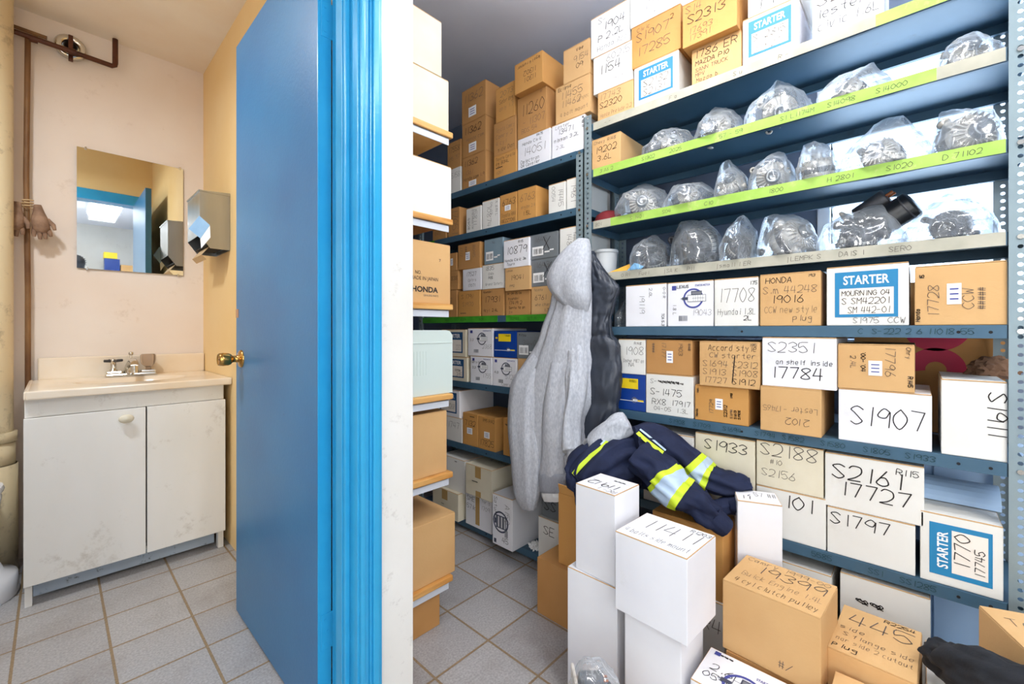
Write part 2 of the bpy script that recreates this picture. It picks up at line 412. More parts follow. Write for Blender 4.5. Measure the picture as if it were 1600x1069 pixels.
_tx = {}
def text_geo(txt, bold=0.0):
    """flat printed lettering as (verts, faces, width) of height 1"""
    if (txt, bold) in _tx: return _tx[(txt, bold)]
    c = bpy.data.curves.new('lettering', 'FONT'); c.body = txt; c.size = 1.35; c.offset = bold; c.resolution_u = 3
    o = bpy.data.objects.new('lettering', c); COL.objects.link(o)
    bpy.context.view_layer.update()
    me = o.evaluated_get(bpy.context.evaluated_depsgraph_get()).to_mesh()
    V = [tuple(v.co) for v in me.vertices]; Fs = [tuple(p.vertices) for p in me.polygons]
    o.to_mesh_clear(); bpy.data.objects.remove(o); bpy.data.curves.remove(c)
    x0 = min(v[0] for v in V); x1 = max(v[0] for v in V)
    V = [(v[0] - x0, v[1], 0) for v in V]
    _tx[(txt, bold)] = (V, Fs, x1 - x0)
    return _tx[(txt, bold)]


def printed(mb, txt, org, ex, ey, h, m, bold=0.0, fit=None):
    V, Fs, wd = text_geo(txt, bold); sx = h
    if fit: sx = fit / wd
    mb.add([org + ex * v[0] * sx + ey * v[1] * h for v in V], Fs, m)

# ------------------------------------------------------------------ the setting
CEIL, WX, WY, XS = 2.45, .575, 2.915, 1.43        # ceiling height, bathroom wall x, sink wall y, shelf front x


def struct(name, mb, m=None):
    return tag(mb.build(name), kind='structure')


b = MB(); b.box((-2.2, -2.4, -.05), (2.05, 3.0, 0), M['tiles']); struct('floor', b)
b = MB(); b.box((.64, .985, CEIL), (2.05, 3.0, CEIL + .05), M['greyceil'])
b.box((-2.2, -2.4, CEIL), (2.05, .985, CEIL + .05), M['greyceil']); struct('ceiling', b)
b = MB(); b.box((-.75, .985, CEIL), (.64, 3.0, CEIL + .05), M['bathceil']); struct('ceiling_bathroom', b)
b = MB(); b.box((-.75, WY, 0), (.60, WY + .1, CEIL), M['plaster']); struct('wall_sink_side', b)
b = MB(); b.box((.60, WY, 0), (2.05, WY + .1, CEIL), M['bluegrey']); struct('wall_back', b)
b = MB(); b.box((-.85, .985, 0), (-.75, WY, CEIL), M['plaster']); struct('wall_bathroom_left', b)
# partition: yellow on the bathroom side, white on the storage side
b = MB(); b.box((WX, 1.06, 0), (.61, WY, CEIL), M['yellow']); struct('wall_partition_bathroom_side', b)
b = MB(); b.box((.61, 1.06, 0), (.640, WY, CEIL), M['white_wall'], .003); struct('wall_partition_storage_side', b)
# doorway wall
DX0, DX1, DT = -.235, .487, 2.06
b = MB(); b.box((DX1, .955, 0), (.640, 1.06, CEIL), M['white_wall'], .003)
b.box((-2.2, .955, 0), (DX0, 1.06, CEIL), M['white_wall']); b.box((DX0, .955, DT), (DX1, 1.06, CEIL), M['white_wall'])
b.box((-.75, 1.06, 0), (DX0, 1.064, CEIL), M['yellow']); b.box((DX0, 1.06, DT), (WX, 1.064, CEIL), M['yellow']); struct('wall_doorway', b)
b = MB(); b.box((-2.3, -2.4, 0), (-2.2, 3.0, CEIL), M['white_wall']); struct('wall_left', b)
b = MB(); b.box((-2.3, -2.5, 0), (2.05, -2.4, CEIL), M['white_wall']); struct('wall_behind', b)
# outer wall with the window behind the shelving
WXO = 1.95; wy0, wy1, wz0, wz1 = -.75, .235, 1.06, 2.02
b = MB()
b.box((WXO, -2.4, 0), (WXO + .1, wy0, CEIL), M['bluegrey']); b.box((WXO, wy1, 0), (WXO + .1, 3.0, CEIL), M['bluegrey'])
b.box((WXO, wy0, 0), (WXO + .1, wy1, wz0), M['bluegrey']); b.box((WXO, wy0, wz1), (WXO + .1, wy1, CEIL), M['bluegrey']); struct('wall_right', b)
b = MB()
for a_, c_ in (((WXO - .012, wy0 - .04, wz0 - .04), (WXO + .05, wy1 + .04, wz0)), ((WXO - .012, wy0 - .04, wz1), (WXO + .05, wy1 + .04, wz1 + .04)),
               ((WXO - .012, wy0 - .04, wz0), (WXO + .05, wy0, wz1)), ((WXO - .012, wy1, wz0), (WXO + .05, wy1 + .04, wz1)), ((WXO + .03, -.19, wz0), (WXO + .05, -.15, wz1))):
    b.box(a_, c_, M['whitepl'], .003)
struct('window_1', b)
blind = empty('window_blind', (WXO - .03, (wy0 + wy1) / 2, wz1)); tag(blind, 'white horizontal slatted blind over the bright window behind the shelving', 'blind')
for k in range(27):
    b = MB(); z = -.03 - k * .034; t = Matrix.Translation((0, 0, z)) @ Matrix.Rotation(R(38), 4, 'Y')
    b.box((-.014, -.485, -.0006), (.014, .485, .0006), M['slat'], 0, t); o = b.build('slat', blind)

# door frame: jambs with stop, header, moulded casing
fr = MB()
fr.box((DX1 - .003, .95, 0), (DX1 + .012, 1.083, DT), M['trimblue'], .002)
fr.box((DX1 - .016, .985, 0), (DX1 - .003, 1.035, DT), M['trimblue'], .003)      # stop
fr.box((DX1 - .0185, .995, 0), (DX1 - .016, 1.004, DT), M['trimblue'], .001)
fr.box((DX0 - .012, .95, 0), (DX0 + .003, 1.083, DT), M['trimblue'], .002)
fr.box((DX0 + .003, .985, 0), (DX0 + .016, 1.035, DT), M['trimblue'], .003)
fr.box((DX0, .95, DT - .018), (DX1, 1.083, DT), M['trimblue'], .002)
for x0, s in ((DX1 + .002, 1), (DX0 - .002, -1)):
    for a_, w_, t_ in ((0, .012, .014), (.012, .012, .008), (.0235, .006, .012), (.029, .018, .018), (.0465, .010, .010)):
        fr.box((x0 + s * a_, .955 - t_, 0), (x0 + s * (a_ + w_), .955, DT + .05), M['trimblue'], .0035)
fr.box((DX0 - .05, .942, DT), (DX1 + .05, .955, DT + .055), M['trimblue'], .004)
fr.box((DX0 - .06, 1.064, DT - .005), (DX1 + .05, 1.080, DT + .065), M['trimblue'], .004)
fr.box((DX0 - .062, 1.064, 0), (DX0 + .002, 1.080, DT + .06), M['trimblue'], .004)
struct('trim_1', fr)

# the open door leaf
dr = MB(); DYH, DYF, DH = 1.088, 1.786, 2.035
dr.box((.450, DYH, .012), (.484, DYF, DH), M['door'], .002)
dr.box((.4502, DYH - .0012, .012), (.4838, DYH + .0005, DH), M['trimblue'], .0004)  # lighter trim colour puts the light on the hinge edge into paint
o = dr.build('door_1'); tag(o, kind='structure')
for z in (1.80, .26):
    h = MB(); n_ = 5
    for k in range(n_):
        h.tube([(.495, DYH - .007, z - .045 + k * .018 + .0008), (.495, DYH - .007, z - .045 + (k + 1) * .018 - .0008)], .0065, M['trimblue'], 12)
    h.tube([(.495, DYH - .007, z - .052), (.495, DYH - .007, z + .052)], .0045, M['trimblue'], 10)
    h.box((.458, DYH - .0025, z - .045), (.487, DYH, z + .045), M['trimblue'], .001)
    for dz in (-.03, 0, .03): h.tube([(.468 + .006 * (dz == 0), DYH - .0036, z + dz), (.468 + .006 * (dz == 0), DYH - .002, z + dz)], .003, M['trimblue'], 8)
    h.build('hinge', o)
kn = MB(); MX = Matrix.Translation((.450, 1.722, .918)) @ Matrix.Rotation(R(-90), 4, 'Y')
kn.lathe([(.031, 0), (.031, .003), (.027, .007), (.013, .009), (.011, .022), (.012, .028), (.018, .033), (.0215, .040), (.0225, .055), (.0215, .066), (.019, .069), (.0185, .067), (.010, .066), (.0, .066)], M['brass'], 28, MX)
kn.box((-.0012, -.006, .066), (.0012, .006, .0675), M['dark'], 0, MX)
kn.build('door_knob', o)
tp = MB(); tp.box((.4488, 1.755, 1.062), (.450, 1.786, 1.092), M['tapebrown']); tp.build('tape_strip', o)
lt = MB(); lt.box((.455, DYF, .89), (.479, DYF + .0012, .946), M['brass'], .0004); lt.tube([(.467, DYF, .918), (.467, DYF + .010, .918)], .007, M['brass'], 12); lt.build('latch', o)

# ceiling lamps (out of frame, one is seen in the mirror)
def wrap_lamp(x, y, lab, L_=.95, w_=.27, z=CEIL):
    e = empty('ceiling_lamp', (x, y, z)); tag(e, lab, 'ceiling lamp')
    q = MB(); q.box((-w_ / 2, -L_ / 2, -.035), (w_ / 2, L_ / 2, 0), M['whitepl'], .006); q.build('lamp_housing', e)
    q = MB(); q.box((-w_ / 2 + .01, -L_ / 2 + .02, -.075), (w_ / 2 - .01, L_ / 2 - .02, -.035), M['lamp'], .02); q.build('diffuser', e)
    if z < CEIL:
        for s_ in (-1, 1):
            q = MB(); q.tube([(0, s_ * L_ * .35, -.005), (0, s_ * L_ * .35, CEIL - z)], .004, M['chrome'], 8); q.build('hanging_rod', e)
wrap_lamp(.40, -.92, 'white wrap-around tube lamp seen in the bathroom mirror')
wrap_lamp(1.02, .42, 'added white fill lamp hanging on rods over the box pile and shelving', .78, .2, 2.18)  # pendant added out of view to carry the shelf fill and uplight
wrap_lamp(-1.1, -1.6, 'white tube lamp at the far left behind the doorway')
e = empty('ceiling_lamp', (-.32, 1.75, CEIL)); tag(e, 'round opal bathroom lamp over the doorway side', 'ceiling lamp')
q = MB(); q.lathe([(.06, -.03), (.065, 0)], M['whitepl'], 24); q.build('lamp_base', e)
q = MB(); q.lathe([(.0, -.12), (.05, -.115), (.08, -.085), (.085, -.055), (.06, -.03)], M['lamp'], 24); q.build('lamp_shade', e)

# ------------------------------------------------------------------ bathroom
# vanity
CX0, CX1, CY0 = -.073, .552, 2.375
v = empty('vanity_cabinet', (.245, 2.64, 0)); tag(v, 'worn white two-door vanity cabinet below the marble sink top', 'cabinet')


def part(name, mb, par, weld=False):
    """mesh given in world coordinates, parented without moving it"""
    o = attach(mb.build(name, weld=weld), par)
    return o


q = MB(); q.box((CX0, CY0 + .018, .085), (CX0 + .016, 2.905, .762), M['vanity'], .001); q.box((CX1 - .016, CY0 + .018, .085), (CX1, 2.905, .762), M['vanity'], .001)
q.box((CX0 + .016, CY0 + .018, .085), (CX1 - .016, 2.90, .10), M['vanity']); q.box((CX0, CY0 + .002, .695), (CX1 - .006, CY0 + .02, .762), M['vanity'], .001)
q.box((CX0 + .035, CY0 + .001, .698), (CX1 - .006, CY0 + .004, .76), M['vanity'], .0008)
part('cabinet_body', q, v)
q = MB(); q.box((CX0 + .02, CY0 + .055, .012), (CX1 - .03, CY0 + .068, .10), M['kick'], .001); part('kick_board', q, v)
for x0, x1 in ((CX0, CX0 + .019), (CX1 - .026, CX1 - .004)):
    q = MB(); q.box((x0, CY0 + .004, 0), (x1, CY0 + .04, .09), M['vanity'], .002); part('leg', q, v)
DM = .268
for x0, x1, kx in ((CX0 - .002, DM - .003, .232), (DM + .002, CX1 - .001, None)):
    q = MB(); q.box((x0, CY0 - .016, .082), (x1, CY0 + .001, .694), M['vanity'], .0015); d_ = part('cabinet_door', q, v)
    if kx:
        q = MB(); q.lathe([(.008, 0), (.008, .012), (.020, .016), (.021, .022), (.016, .027), (0, .028)], M['knobw'], 24, Matrix.Translation((kx - .03, CY0 - .016, .658)) @ Matrix.Rotation(R(90), 4, 'X') @ Matrix.Diagonal((1.15, .85, 1, 1)))
        o = part('knob', q, d_)
q = MB(); q.box((CX1 - .002, CY0 + .03, .47), (CX1 + .006, CY0 + .05, .49), M['chrome'], .001); part('hinge', q, v)
# sink top with recessed basin
st = empty('sink_top', (.245, 2.64, .765)); tag(st, 'cream marbled one-piece sink top with basin on the white vanity', 'sink')
q = MB(); x0, x1, y0, y1, z0, z1 = CX0 + .004, WX - .002, CY0 - .025, 2.898, .765, .793
bx, by, ra, rb = .25, 2.62, .19, .13; N = 48
rim = []
for k in range(N):
    th = 2 * math.pi * k / N; c, s_ = math.cos(th), math.sin(th)
    t = min((x1 - bx) / c if c > 0 else (x0 - bx) / c if c < 0 else 9, (y1 - by) / s_ if s_ > 1e-9 else (y0 - by) / s_ if s_ < -1e-9 else 9)
    rim.append((bx + c * t, by + s_ * t))
rings = [[(p[0], p[1], z1) for p in rim]] + [[(bx + ra * f_ * math.cos(2 * math.pi * k / N), by + rb * f_ * math.sin(2 * math.pi * k / N), z1 - dz) for k in range(N)] for f_, dz in ((1.06, 0), (1, .004), (.93, .03), (.8, .075), (.55, .11), (.12, .125))]
V = [p for r_ in rings for p in r_]; q.add(V, [(i * N + k, i * N + (k + 1) % N, (i + 1) * N + (k + 1) % N, (i + 1) * N + k) for i in range(len(rings) - 1) for k in range(N)], M['marble'], True)
q.poly(rings[-1], M['chrome'])
for cx_, cy_ in ((x0, y0), (x1, y0), (x1, y1), (x0, y1)): pass
q.box((x0, y0 - .008, z0 - .002), (x1, y0 + .004, z1 + .002), M['marble'], .006)
q.box((x0 - .006, y0, z0 - .002), (x0 + .006, y1, z1 + .002), M['marble'], .005)
q.box((x0, y0, z0), (x1, y0 + .05, z0 + .012), M['marble'])
part('basin', q, st)
q = MB(); q.box((x0 + .02, 2.880, z1 - .002), (x1, 2.906, z1 + .098), M['marble'], .006); part('backsplash', q, st)
# faucet
fc = empty('faucet', (.262, 2.82, .793)); fc.scale = (1.08, 1.08, 1.25); tag(fc, 'old chrome two-handle faucet at the back of the sink', 'faucet')
q = MB(); q.box((-.088, -.026, 0), (.088, .026, .012), M['chrome'], .006); q.box((-.086, -.024, .010), (-.03, .024, .022), M['chrome'], .007); q.box((.03, -.024, .010), (.086, .024, .022), M['chrome'], .007); q.build('faucet_base', fc)
q = MB(); q.tube([(0, .0, .01), (0, -.004, .035), (0, -.03, .052), (0, -.075, .058), (0, -.11, .05)], [.028, .023, .018, .015, .014], M['chrome'], 16); q.lathe([(.013, .018), (.013, .045)], M['chrome'], 14, Matrix.Translation((0, -.108, 0)))
q.tube([(0, .01, .03), (0, .012, .085)], .0028, M['chrome'], 8); q.lathe([(.006, .08), (.009, .085), (.009, .092), (0, .094)], M['chrome'], 12, Matrix.Translation((0, .012, 0))); q.build('spout', fc)
q = MB(); q.lathe([(.016, .02), (.013, .028), (.010, .03), (.010, .055), (.012, .058), (.012, .066), (0, .07)], M['chrome'], 16, Matrix.Translation((-.06, 0, 0)))
for k in range(4):
    a_ = R(90 * k + 20); q.tube([(-.06, 0, .060), (-.06 + .033 * math.cos(a_), .033 * math.sin(a_), .062)], [.006, .005], M['alud'], 8)
q.build('cross_handle', fc)
q = MB(); q.lathe([(.012, .02), (.010, .03), (.015, .036), (.026, .045), (.029, .06), (.029, .078), (.024, .084), (0, .085)], M['acrylic'], 10, Matrix.Translation((.06, 0, 0)), smooth=False); q.build('acrylic_handle', fc)
# mirror
mr = empty('mirror', (.278, 2.90, 1.6)); tag(mr, 'frameless wall mirror above the sink reflecting the doorway', 'mirror')
q = MB(); q.box((.0755, 2.905, 1.313), (.482, 2.912, 1.889), M['mirror']); part('mirror_glass', q, mr)
for x_, z_ in ((.105, 1.889), (.468, 1.889), (.11, 1.313), (.46, 1.313)):
    q = MB(); q.box((x_ - .004, 2.901, z_ - .006), (x_ + .004, 2.914, z_ + .006), M['chrome'], .001); part('clip', q, mr)
# towel dispenser
td = empty('towel_dispenser', (.52, 2.50, 1.4)); tag(td, 'steel paper towel dispenser on the yellow wall with a blue sticker', 'towel dispenser')
q = MB(); a0, a1, y0, y1 = .455, WX - .001, 2.379, 2.633
pr = [(a0, 1.655), (a1, 1.665), (a1, 1.395), (a0 + .04, 1.395), (a0, 1.450)]
V = [(x_, y0, z_) for x_, z_ in pr] + [(x_, y1, z_) for x_, z_ in pr]
q.add(V, [(0, 1, 2, 3, 4), (9, 8, 7, 6, 5)] + [(i, (i + 1) % 5, (i + 1) % 5 + 5, i + 5) for i in (0, 1, 4)], M['steel'])
q.box((a0 + .03, y0 + .01, 1.41), (a1 - .01, y1 - .01, 1.415), M['dark']); q.box((a0 - .004, y0 - .002, 1.650), (a1, y1 + .002, 1.657), M['steel'], .001)
part('dispenser_case', q, td)
q = MB(); q.poly([(a0 + .045, 2.40, 1.41), (a0 + .012, 2.40, 1.365), (a0 + .012, 2.60, 1.365), (a0 + .045, 2.60, 1.41)], M['towel']); q.poly([(a0 + .012, 2.40, 1.365), (a0 + .03, 2.40, 1.345), (a0 + .03, 2.60, 1.345), (a0 + .012, 2.60, 1.365)], M['towel']); part('paper_towel', q, td)
q = MB(); c0 = Vector((.449, 2.372, 1.487)); ea = Vector((.74, -.67, 0)); ub = Vector((0, 0, 1))
q.poly([c0 - ea * .042 + ub * -.012, c0 + ea * .004 + ub * .048, c0 + ea * .050 + ub * .006, c0 + ea * .010 + ub * -.056], M['sticker'])
q.poly([c0 + ea * .008 + ub * -.056, c0 + ea * .050 + ub * .004, c0 + ea * .052 + ub * -.05, c0 + ea * .012 + ub * -.10], M['label']); part('sticker', q, td)
# drain pipe, thin riser, brown pipe run
q = MB(); q.lathe([(.062, 0), (.062, CEIL)], M['pipe'], 32, Matrix.Translation((-.177, 2.775, 0)))
for z, w_, r_ in ((.50, .05, .068), (.575, .02, .073), (.44, .02, .073), (.03, .06, .07)): q.lathe([(.06, z - w_), (r_, z - w_), (r_, z + w_), (.06, z + w_)], M['pipe'], 32, Matrix.Translation((-.177, 2.775, 0)))
q.lathe([(.06, .0), (.075, 0), (.075, .46), (.06, .46)], M['pipe'], 32, Matrix.Translation((-.177, 2.775, 0)))
tag(q.build('drain_pipe'), 'thick cream painted drain pipe standing in the bathroom corner', 'pipe')
q = MB(); q.tube([(-.078, 2.872, 0), (-.078, 2.872, 1.2), (-.083, 2.872, 1.7), (-.078, 2.872, 2.325)], .0095, M['rustpipe'], 12); tag(q.build('riser_pipe'), 'thin rusty riser pipe beside the thick drain pipe', 'pipe')
q = MB(); q.tube([(-.74, 2.862, 2.335), (-.3, 2.862, 2.322), (.196, 2.862, 2.305), (.205, 2.862, 2.312), (.207, 2.862, 2.325), (.207, 2.862, 2.44)], .011, M['brownpipe'], 12)
q.tube([(-.74, 2.885, 2.365), (-.25, 2.885, 2.352), (-.02, 2.885, 2.345)], .008, M['rustpipe'], 10)
for x_ in (-.06, .06): q.lathe([(.015, -.012), (.015, .012)], M['brownpipe'], 14, Matrix.Translation((x_, 2.862, 2.31)) @ Matrix.Rotation(R(90), 4, 'Y'))
tag(q.build('supply_pipe'), 'brown copper supply pipe running under the bathroom ceiling', 'pipe')
q = MB(); MX = Matrix.Translation((.055, WY - .001, 2.345)) @ Matrix.Rotation(R(90), 4, 'X')
q.lathe([(.055, 0), (.055, .02), (.048, .028), (.030, .028), (.028, .012), (0, .012)], M['chrome'], 28, MX); q.box((-.008, -.07, .02), (.008, .05, .034), M['brownpipe'], .002, MX); tag(q.build('pipe_escutcheon'), 'round chipped metal pipe plate high on the sink wall', 'pipe plate')
# gloves tied to the riser
gl = empty('work_gloves', (-.078, 2.85, 1.53)); gl.scale = (1.2, 1.1, 1.15); tag(gl, 'pair of brown work gloves tied to the rusty riser pipe', 'gloves')
for sx, tilt, L_ in ((-.026, 4, .105), (.026, -6, .115)):
    q = MB(); T = Matrix.Translation((sx, -.016, .02)) @ Matrix.Rotation(R(tilt), 4, 'Y')
    def P_(x, y, z): return T @ Vector((x, y, z))
    q.tube([P_(0, 0, .015), P_(0, 0, -.015), P_(0, -.004, -.045), P_(0, -.004, -.075), P_(0, 0, -.088)], [.010, .016, .024, .024, .016], M['glove'], 14, squash=1.0)
    for k in range(4):
        fx = -.0175 + k * .0117; ln = (.028, .038, .036, .026)[k]
        q.tube([P_(fx, -.002, -.078), P_(fx * 1.15, -.008, -.078 - ln * .6), P_(fx * 1.2, -.003, -.078 - ln)], [.0072, .0068, .005], M['glove'], 8)
    q.tube([P_(.018, -.004, -.04), P_(.032, -.01, -.062), P_(.034, -.012, -.08)], [.008, .0075, .005], M['glove'], 8)
    q.build('glove', gl)
q = MB(); q.tube([(.014 * math.cos(t_ * .7), .014 * math.sin(t_ * .7) , .02 + .0012 * t_) for t_ in range(28)], .0022, M['towel'], 6); q.build('string', gl)
# toilet (only the rim and the tank show at the left edge)
tl = empty('toilet', (-.50, 2.45, 0)); tag(tl, 'white porcelain toilet cut off by the left edge beside the vanity', 'toilet')
def oval(z, a_, b_, cx_=0, cy_=0, n=28): return [(cx_ + a_ * math.cos(2 * math.pi * k / n), cy_ + b_ * math.sin(2 * math.pi * k / n), z) for k in range(n)]
def loftv(mb, rings, m, capb=True, capt=True, smooth=True):
    n = len(rings[0]); V = [p for r_ in rings for p in r_]
    mb.add(V, [(i * n + k, i * n + (k + 1) % n, (i + 1) * n + (k + 1) % n, (i + 1) * n + k) for i in range(len(rings) - 1) for k in range(n)], m, smooth)
    if capb: mb.poly(rings[0][::-1], m)
    if capt: mb.poly(rings[-1], m)
tl.location = (-.30, 2.56, 0)
q = MB(); loftv(q, [oval(0, .205, .155), oval(.012, .21, .16), oval(.085, .205, .155), oval(.10, .17, .13), oval(.16, .150, .12), oval(.30, .155, .145), oval(.385, .165, .155), oval(.40, .16, .15)], M['porcelain']); q.build('toilet_bowl', tl)
q = MB(); loftv(q, [oval(.40, .168, .158), oval(.412, .172, .162), oval(.424, .168, .158)], M['porcelain']); q.build('toilet_seat', tl)
q = MB(); q.box((-.42, -.2, .36), (-.19, .2, .74), M['porcelain'], .02); q.box((-.43, -.21, .74), (-.18, .21, .77), M['porcelain'], .01); q.build('cistern', tl)

# ------------------------------------------------------------------ storage: metal shelving
def strip(mb, ax, x, y, z0, z1, w, m, pitch=.0195, r=.0047, th=.002):
    """perforated flange. ax='y': lies in the plane x=const, width along +y; ax='x': plane y=const, width along +x"""
    n = int((z1 - z0) / pitch); N = 8

    def P(a, z, t):
        return (x + t, y + a, z) if ax == 'y' else (x + a, y + t, z)
    for i in range(n):
        za = z0 + i * pitch; zb = za + pitch; cz = (za + zb) / 2; ca = w * .5
        ob = []; ih = []
        for k in range(N):
            th_ = 2 * math.pi * (k + .5) / N; c, s = math.cos(th_), math.sin(th_)
            t = min((w / 2) / abs(c), (pitch / 2) / abs(s)); ob.append((ca + c * t, cz + s * t)); ih.append((ca + c * r, cz + s * r))
        cor = {0: None}
        for k in range(N):
            k2 = (k + 1) % N
            a, b_, c_, d_ = ob[k], ob[k2], ih[k2], ih[k]
            ea = lambda p: abs(abs(p[0] - ca) - w / 2) < 1e-6
            pts = [a]
            if ea(a) != ea(b_): pts.append((ca + math.copysign(w / 2, a[0] - ca if ea(a) else b_[0] - ca), cz + math.copysign(pitch / 2, (a if not ea(a) else b_)[1] - cz)))
            pts.append(b_)
            mb.poly([P(p[0], p[1], 0) for p in pts + [c_, d_]], m)
            mb.poly([P(c_[0], c_[1], 0), P(d_[0], d_[1], 0), P(d_[0], d_[1], th), P(c_[0], c_[1], th)], m)
    mb.poly([P(0, z0, 0), P(0, z0, th), P(0, z0 + n * pitch, th), P(0, z0 + n * pitch, 0)], m)
    mb.poly([P(w, z0, 0), P(w, z0, th), P(w, z0 + n * pitch, th), P(w, z0 + n * pitch, 0)], m)


def lip_writing(par, y_hi, z, texts, m, h=.013):
    rng = random.Random(int(z * 999)); q = MB()
    for s, tx in texts: writing(q, tx, Vector((XS - .0022, y_hi - s, z)), Vector((0, -1, 0)), Vector((0, 0, 1)), h, m, .0011, rng)
    return q


SD = .265


def shelving(lab, y0, y1, ztop, pans, group):
    u_ = empty('metal_shelving', (XS + SD / 2, (y0 + y1) / 2, 0)); tag(u_, lab, 'shelving', group)
    for (xa, sx) in ((XS, 1), (XS + SD, -1)):
        for (ya, sy) in ((y0, 1), (y1, -1)):
            q = MB(); w = .034
            strip(q, 'y', xa - .003 * sx, ya if sy > 0 else ya - w, 0, ztop, w, M['post'])
            strip(q, 'x', xa - .003 if sx > 0 else xa - w, ya if sy > 0 else ya - .002, 0, ztop, w, M['post'])
            part('post', q, u_)
    for z in pans:
        q = MB(); z1 = z + .03; e = .003
        q.box((XS + e, y0 + .004, z1 - .0015), (XS + SD - e, y1 - .004, z1), M['metal'])
        q.box((XS - .0008, y0 + .036, z), (XS + .0012, y1 - .036, z1), M['metal'], .0006)
        q.box((XS + e, y0 + .004, z), (XS + e + .0012, y1 - .004, z1 - .001), M['metal'])
        q.box((XS + e, y0 + .036, z), (XS + .014, y1 - .036, z + .0012), M['metal'])
        q.box((XS + SD - .0045, y0 + .004, z), (XS + SD - .0033, y1 - .004, z1), M['metal']); q.box((XS + SD - .016, y0 + .004, z), (XS + SD - .004, y1 - .004, z + .0012), M['metal'])
        for yy in (y0 + .003, y1 - .0045): q.box((XS + e, yy, z), (XS + SD - e, yy + .0015, z1), M['metal'])
        for yy in (y0 + .06, y0 + .11, (y0 + y1) / 2, y1 - .06, y1 - .11): q.tube([(XS - .0012, yy, z + .014), (XS - .0007, yy, z + .014)], .0035, M['dark'], 8)
        for yy in (y0 + .017, y1 - .017):
            q.tube([(XS - .0065, yy, z + .016), (XS + .003, yy, z + .016)], .0055, M['chrome'], 8)
        o = part('shelf', q, u_); shelves.setdefault(lab, []).append(o)
    return u_


shelves = {}
RY0, RY1, LY0, LY1 = -.176, .957, .960, 2.075
RP = [1.787, 1.608, 1.407, 1.204, 1.0, .697, .39, .02]
LP = [1.703, 1.477, 1.055, .724, .407, .02]
RL = 'grey metal shelving on the right with seven levels of boxes and bagged parts'
LL = 'grey metal shelving at the far left behind the hanging grey hoodie'
ru = shelving(RL, RY0, RY1, 1.86, RP, 'slotted metal shelving units')
lu = shelving(LL, LY0, LY1, 1.735, LP, 'slotted metal shelving units')


def tape(sh, y_a, y_b, z, m, texts=(), ink='inkg', unit=None, h=.012, name='tape_strip'):
    q = MB(); q.box((XS - .0019, y_a, z + .0005), (XS - .0009, y_b, z + .0305), m)
    rng = random.Random(int(z * 999))
    for s, tx in texts: writing(q, tx, Vector((XS - .0023, y_b - s, z + .009)), Vector((0, -1, 0)), Vector((0, 0, 1)), h, M[ink], .0010, rng)
    part(name, q, sh)


S = shelves[RL]
tape(S[0], .08, .915, 1.787, M['masking'], [(.05, '- -'), (.30, 'F a'), (.5, 'S u '), (.62, 'R - ')], 'inkl', ru)
tape(S[0], -.10, .08, 1.787, M['greent'], (), 'inkl', ru)
tape(S[1], .31, .915, 1.608, M['greent'], [(.03, '3 A6 2'), (.2, 'S1302'), (.30, '2025'), (.46, '57 - 59')], 'inkl', ru)
tape(S[1], -.03, .31, 1.608, M['greent'], [(.02, 'S1 L1174M'), (.13, 'S14098'), (.23, 'S14000')], 'inkl', ru)
tape(S[1], -.138, -.03, 1.608, M['masking'], (), 'inkl', ru)
tape(S[2], .84, .915, 1.407, M['masking'], [(.01, '801')], 'inkl', ru)
tape(S[2], -.138, .84, 1.407, M['greent'], [(.08, 'S 1401'), (.2, 'S04'), (.34, 'C10'), (.52, '1800'), (.66, 'H 2801'), (.78, 'S1020'), (.88, 'D 71102')], 'inkl', ru)
tape(S[3], -.138, .915, 1.204, M['masking'], [(.03, 'Gator'), (.12, 'O R1'), (.19, 'Fuel'), (.28, '|SA K'), (.36, 'P11'), (.45, '|small 1 ER'), (.64, '|LEMPK S'), (.76, 'DAIS 1'), (.86, 'SERO')], 'inkl', ru)
for s_, t_ in ((5, [(.80, 'C  S-2'), (.86, '22 2 6'), (.93, '11018 55')]), (6, [(.30, 'S1908'), (.38, 'S1709'), (.47, 'S1694'), (.56, 'S1794'), (.63, 'S1582'), (.72, 'S1580'), (.81, 'S1805'), (.89, 'S1933'), ]), (7, [(.70, '5585'), (.82, 'SS1'), (.88, 'SS1285')])):
    for w1 in t_:
        q = lip_writing(None, .915, RP[s_ - 1] + .009, [w1], M['inkg']); part('marker_writing', q, S[s_ - 1])
S = shelves[LL]
tape(S[1], 1.93, 2.04, 1.477, M['green2'], (), 'ink', lu)
tape(S[2], 1.44, 2.038, 1.055, M['green2'], [(.03, 'S1480'), (.2, '1401'), (.33, 'A209'), (.47, 'SCR')], 'ink', lu)
tape(S[2], .997, 1.385, 1.055, M['green2'], [(.03, 'S0988'), (.13, 'SET 14'), (.24, 'TRAILERS')], 'ink', lu)

# wooden shelving against the partition
wu = empty('wooden_shelving', (.81, 1.95, 0)); tag(wu, 'pine board shelving with white brackets just behind the white wall end', 'shelving')
WB = [1.707, 1.404, 1.108, .797, .524, .162]
for z in WB:
    q = MB(); q.box((.642, 1.185, z - .020), (.958, 2.86, z), M['wood'], .004); o = part('board', q, wu)
    q = MB(); q.box((.642, 1.193, z - .045), (.945, 1.197, z - .0205), M['bracket'], .001); q.box((.642, 1.193, z - .0245), (.945, 1.22, z - .0205), M['bracket'], .001)
    part('bracket', q, wu)
for z in WB:
    q = MB(); q.box((.642, 2.83, z - .045), (.945, 2.834, z - .0205), M['bracket'], .001); part('bracket', q, wu)
for y_ in (1.225, 2.80):
    q = MB(); q.box((.642, y_, 0), (.650, y_ + .03, 1.74), M['bracket'], .001); part('upright', q, wu)

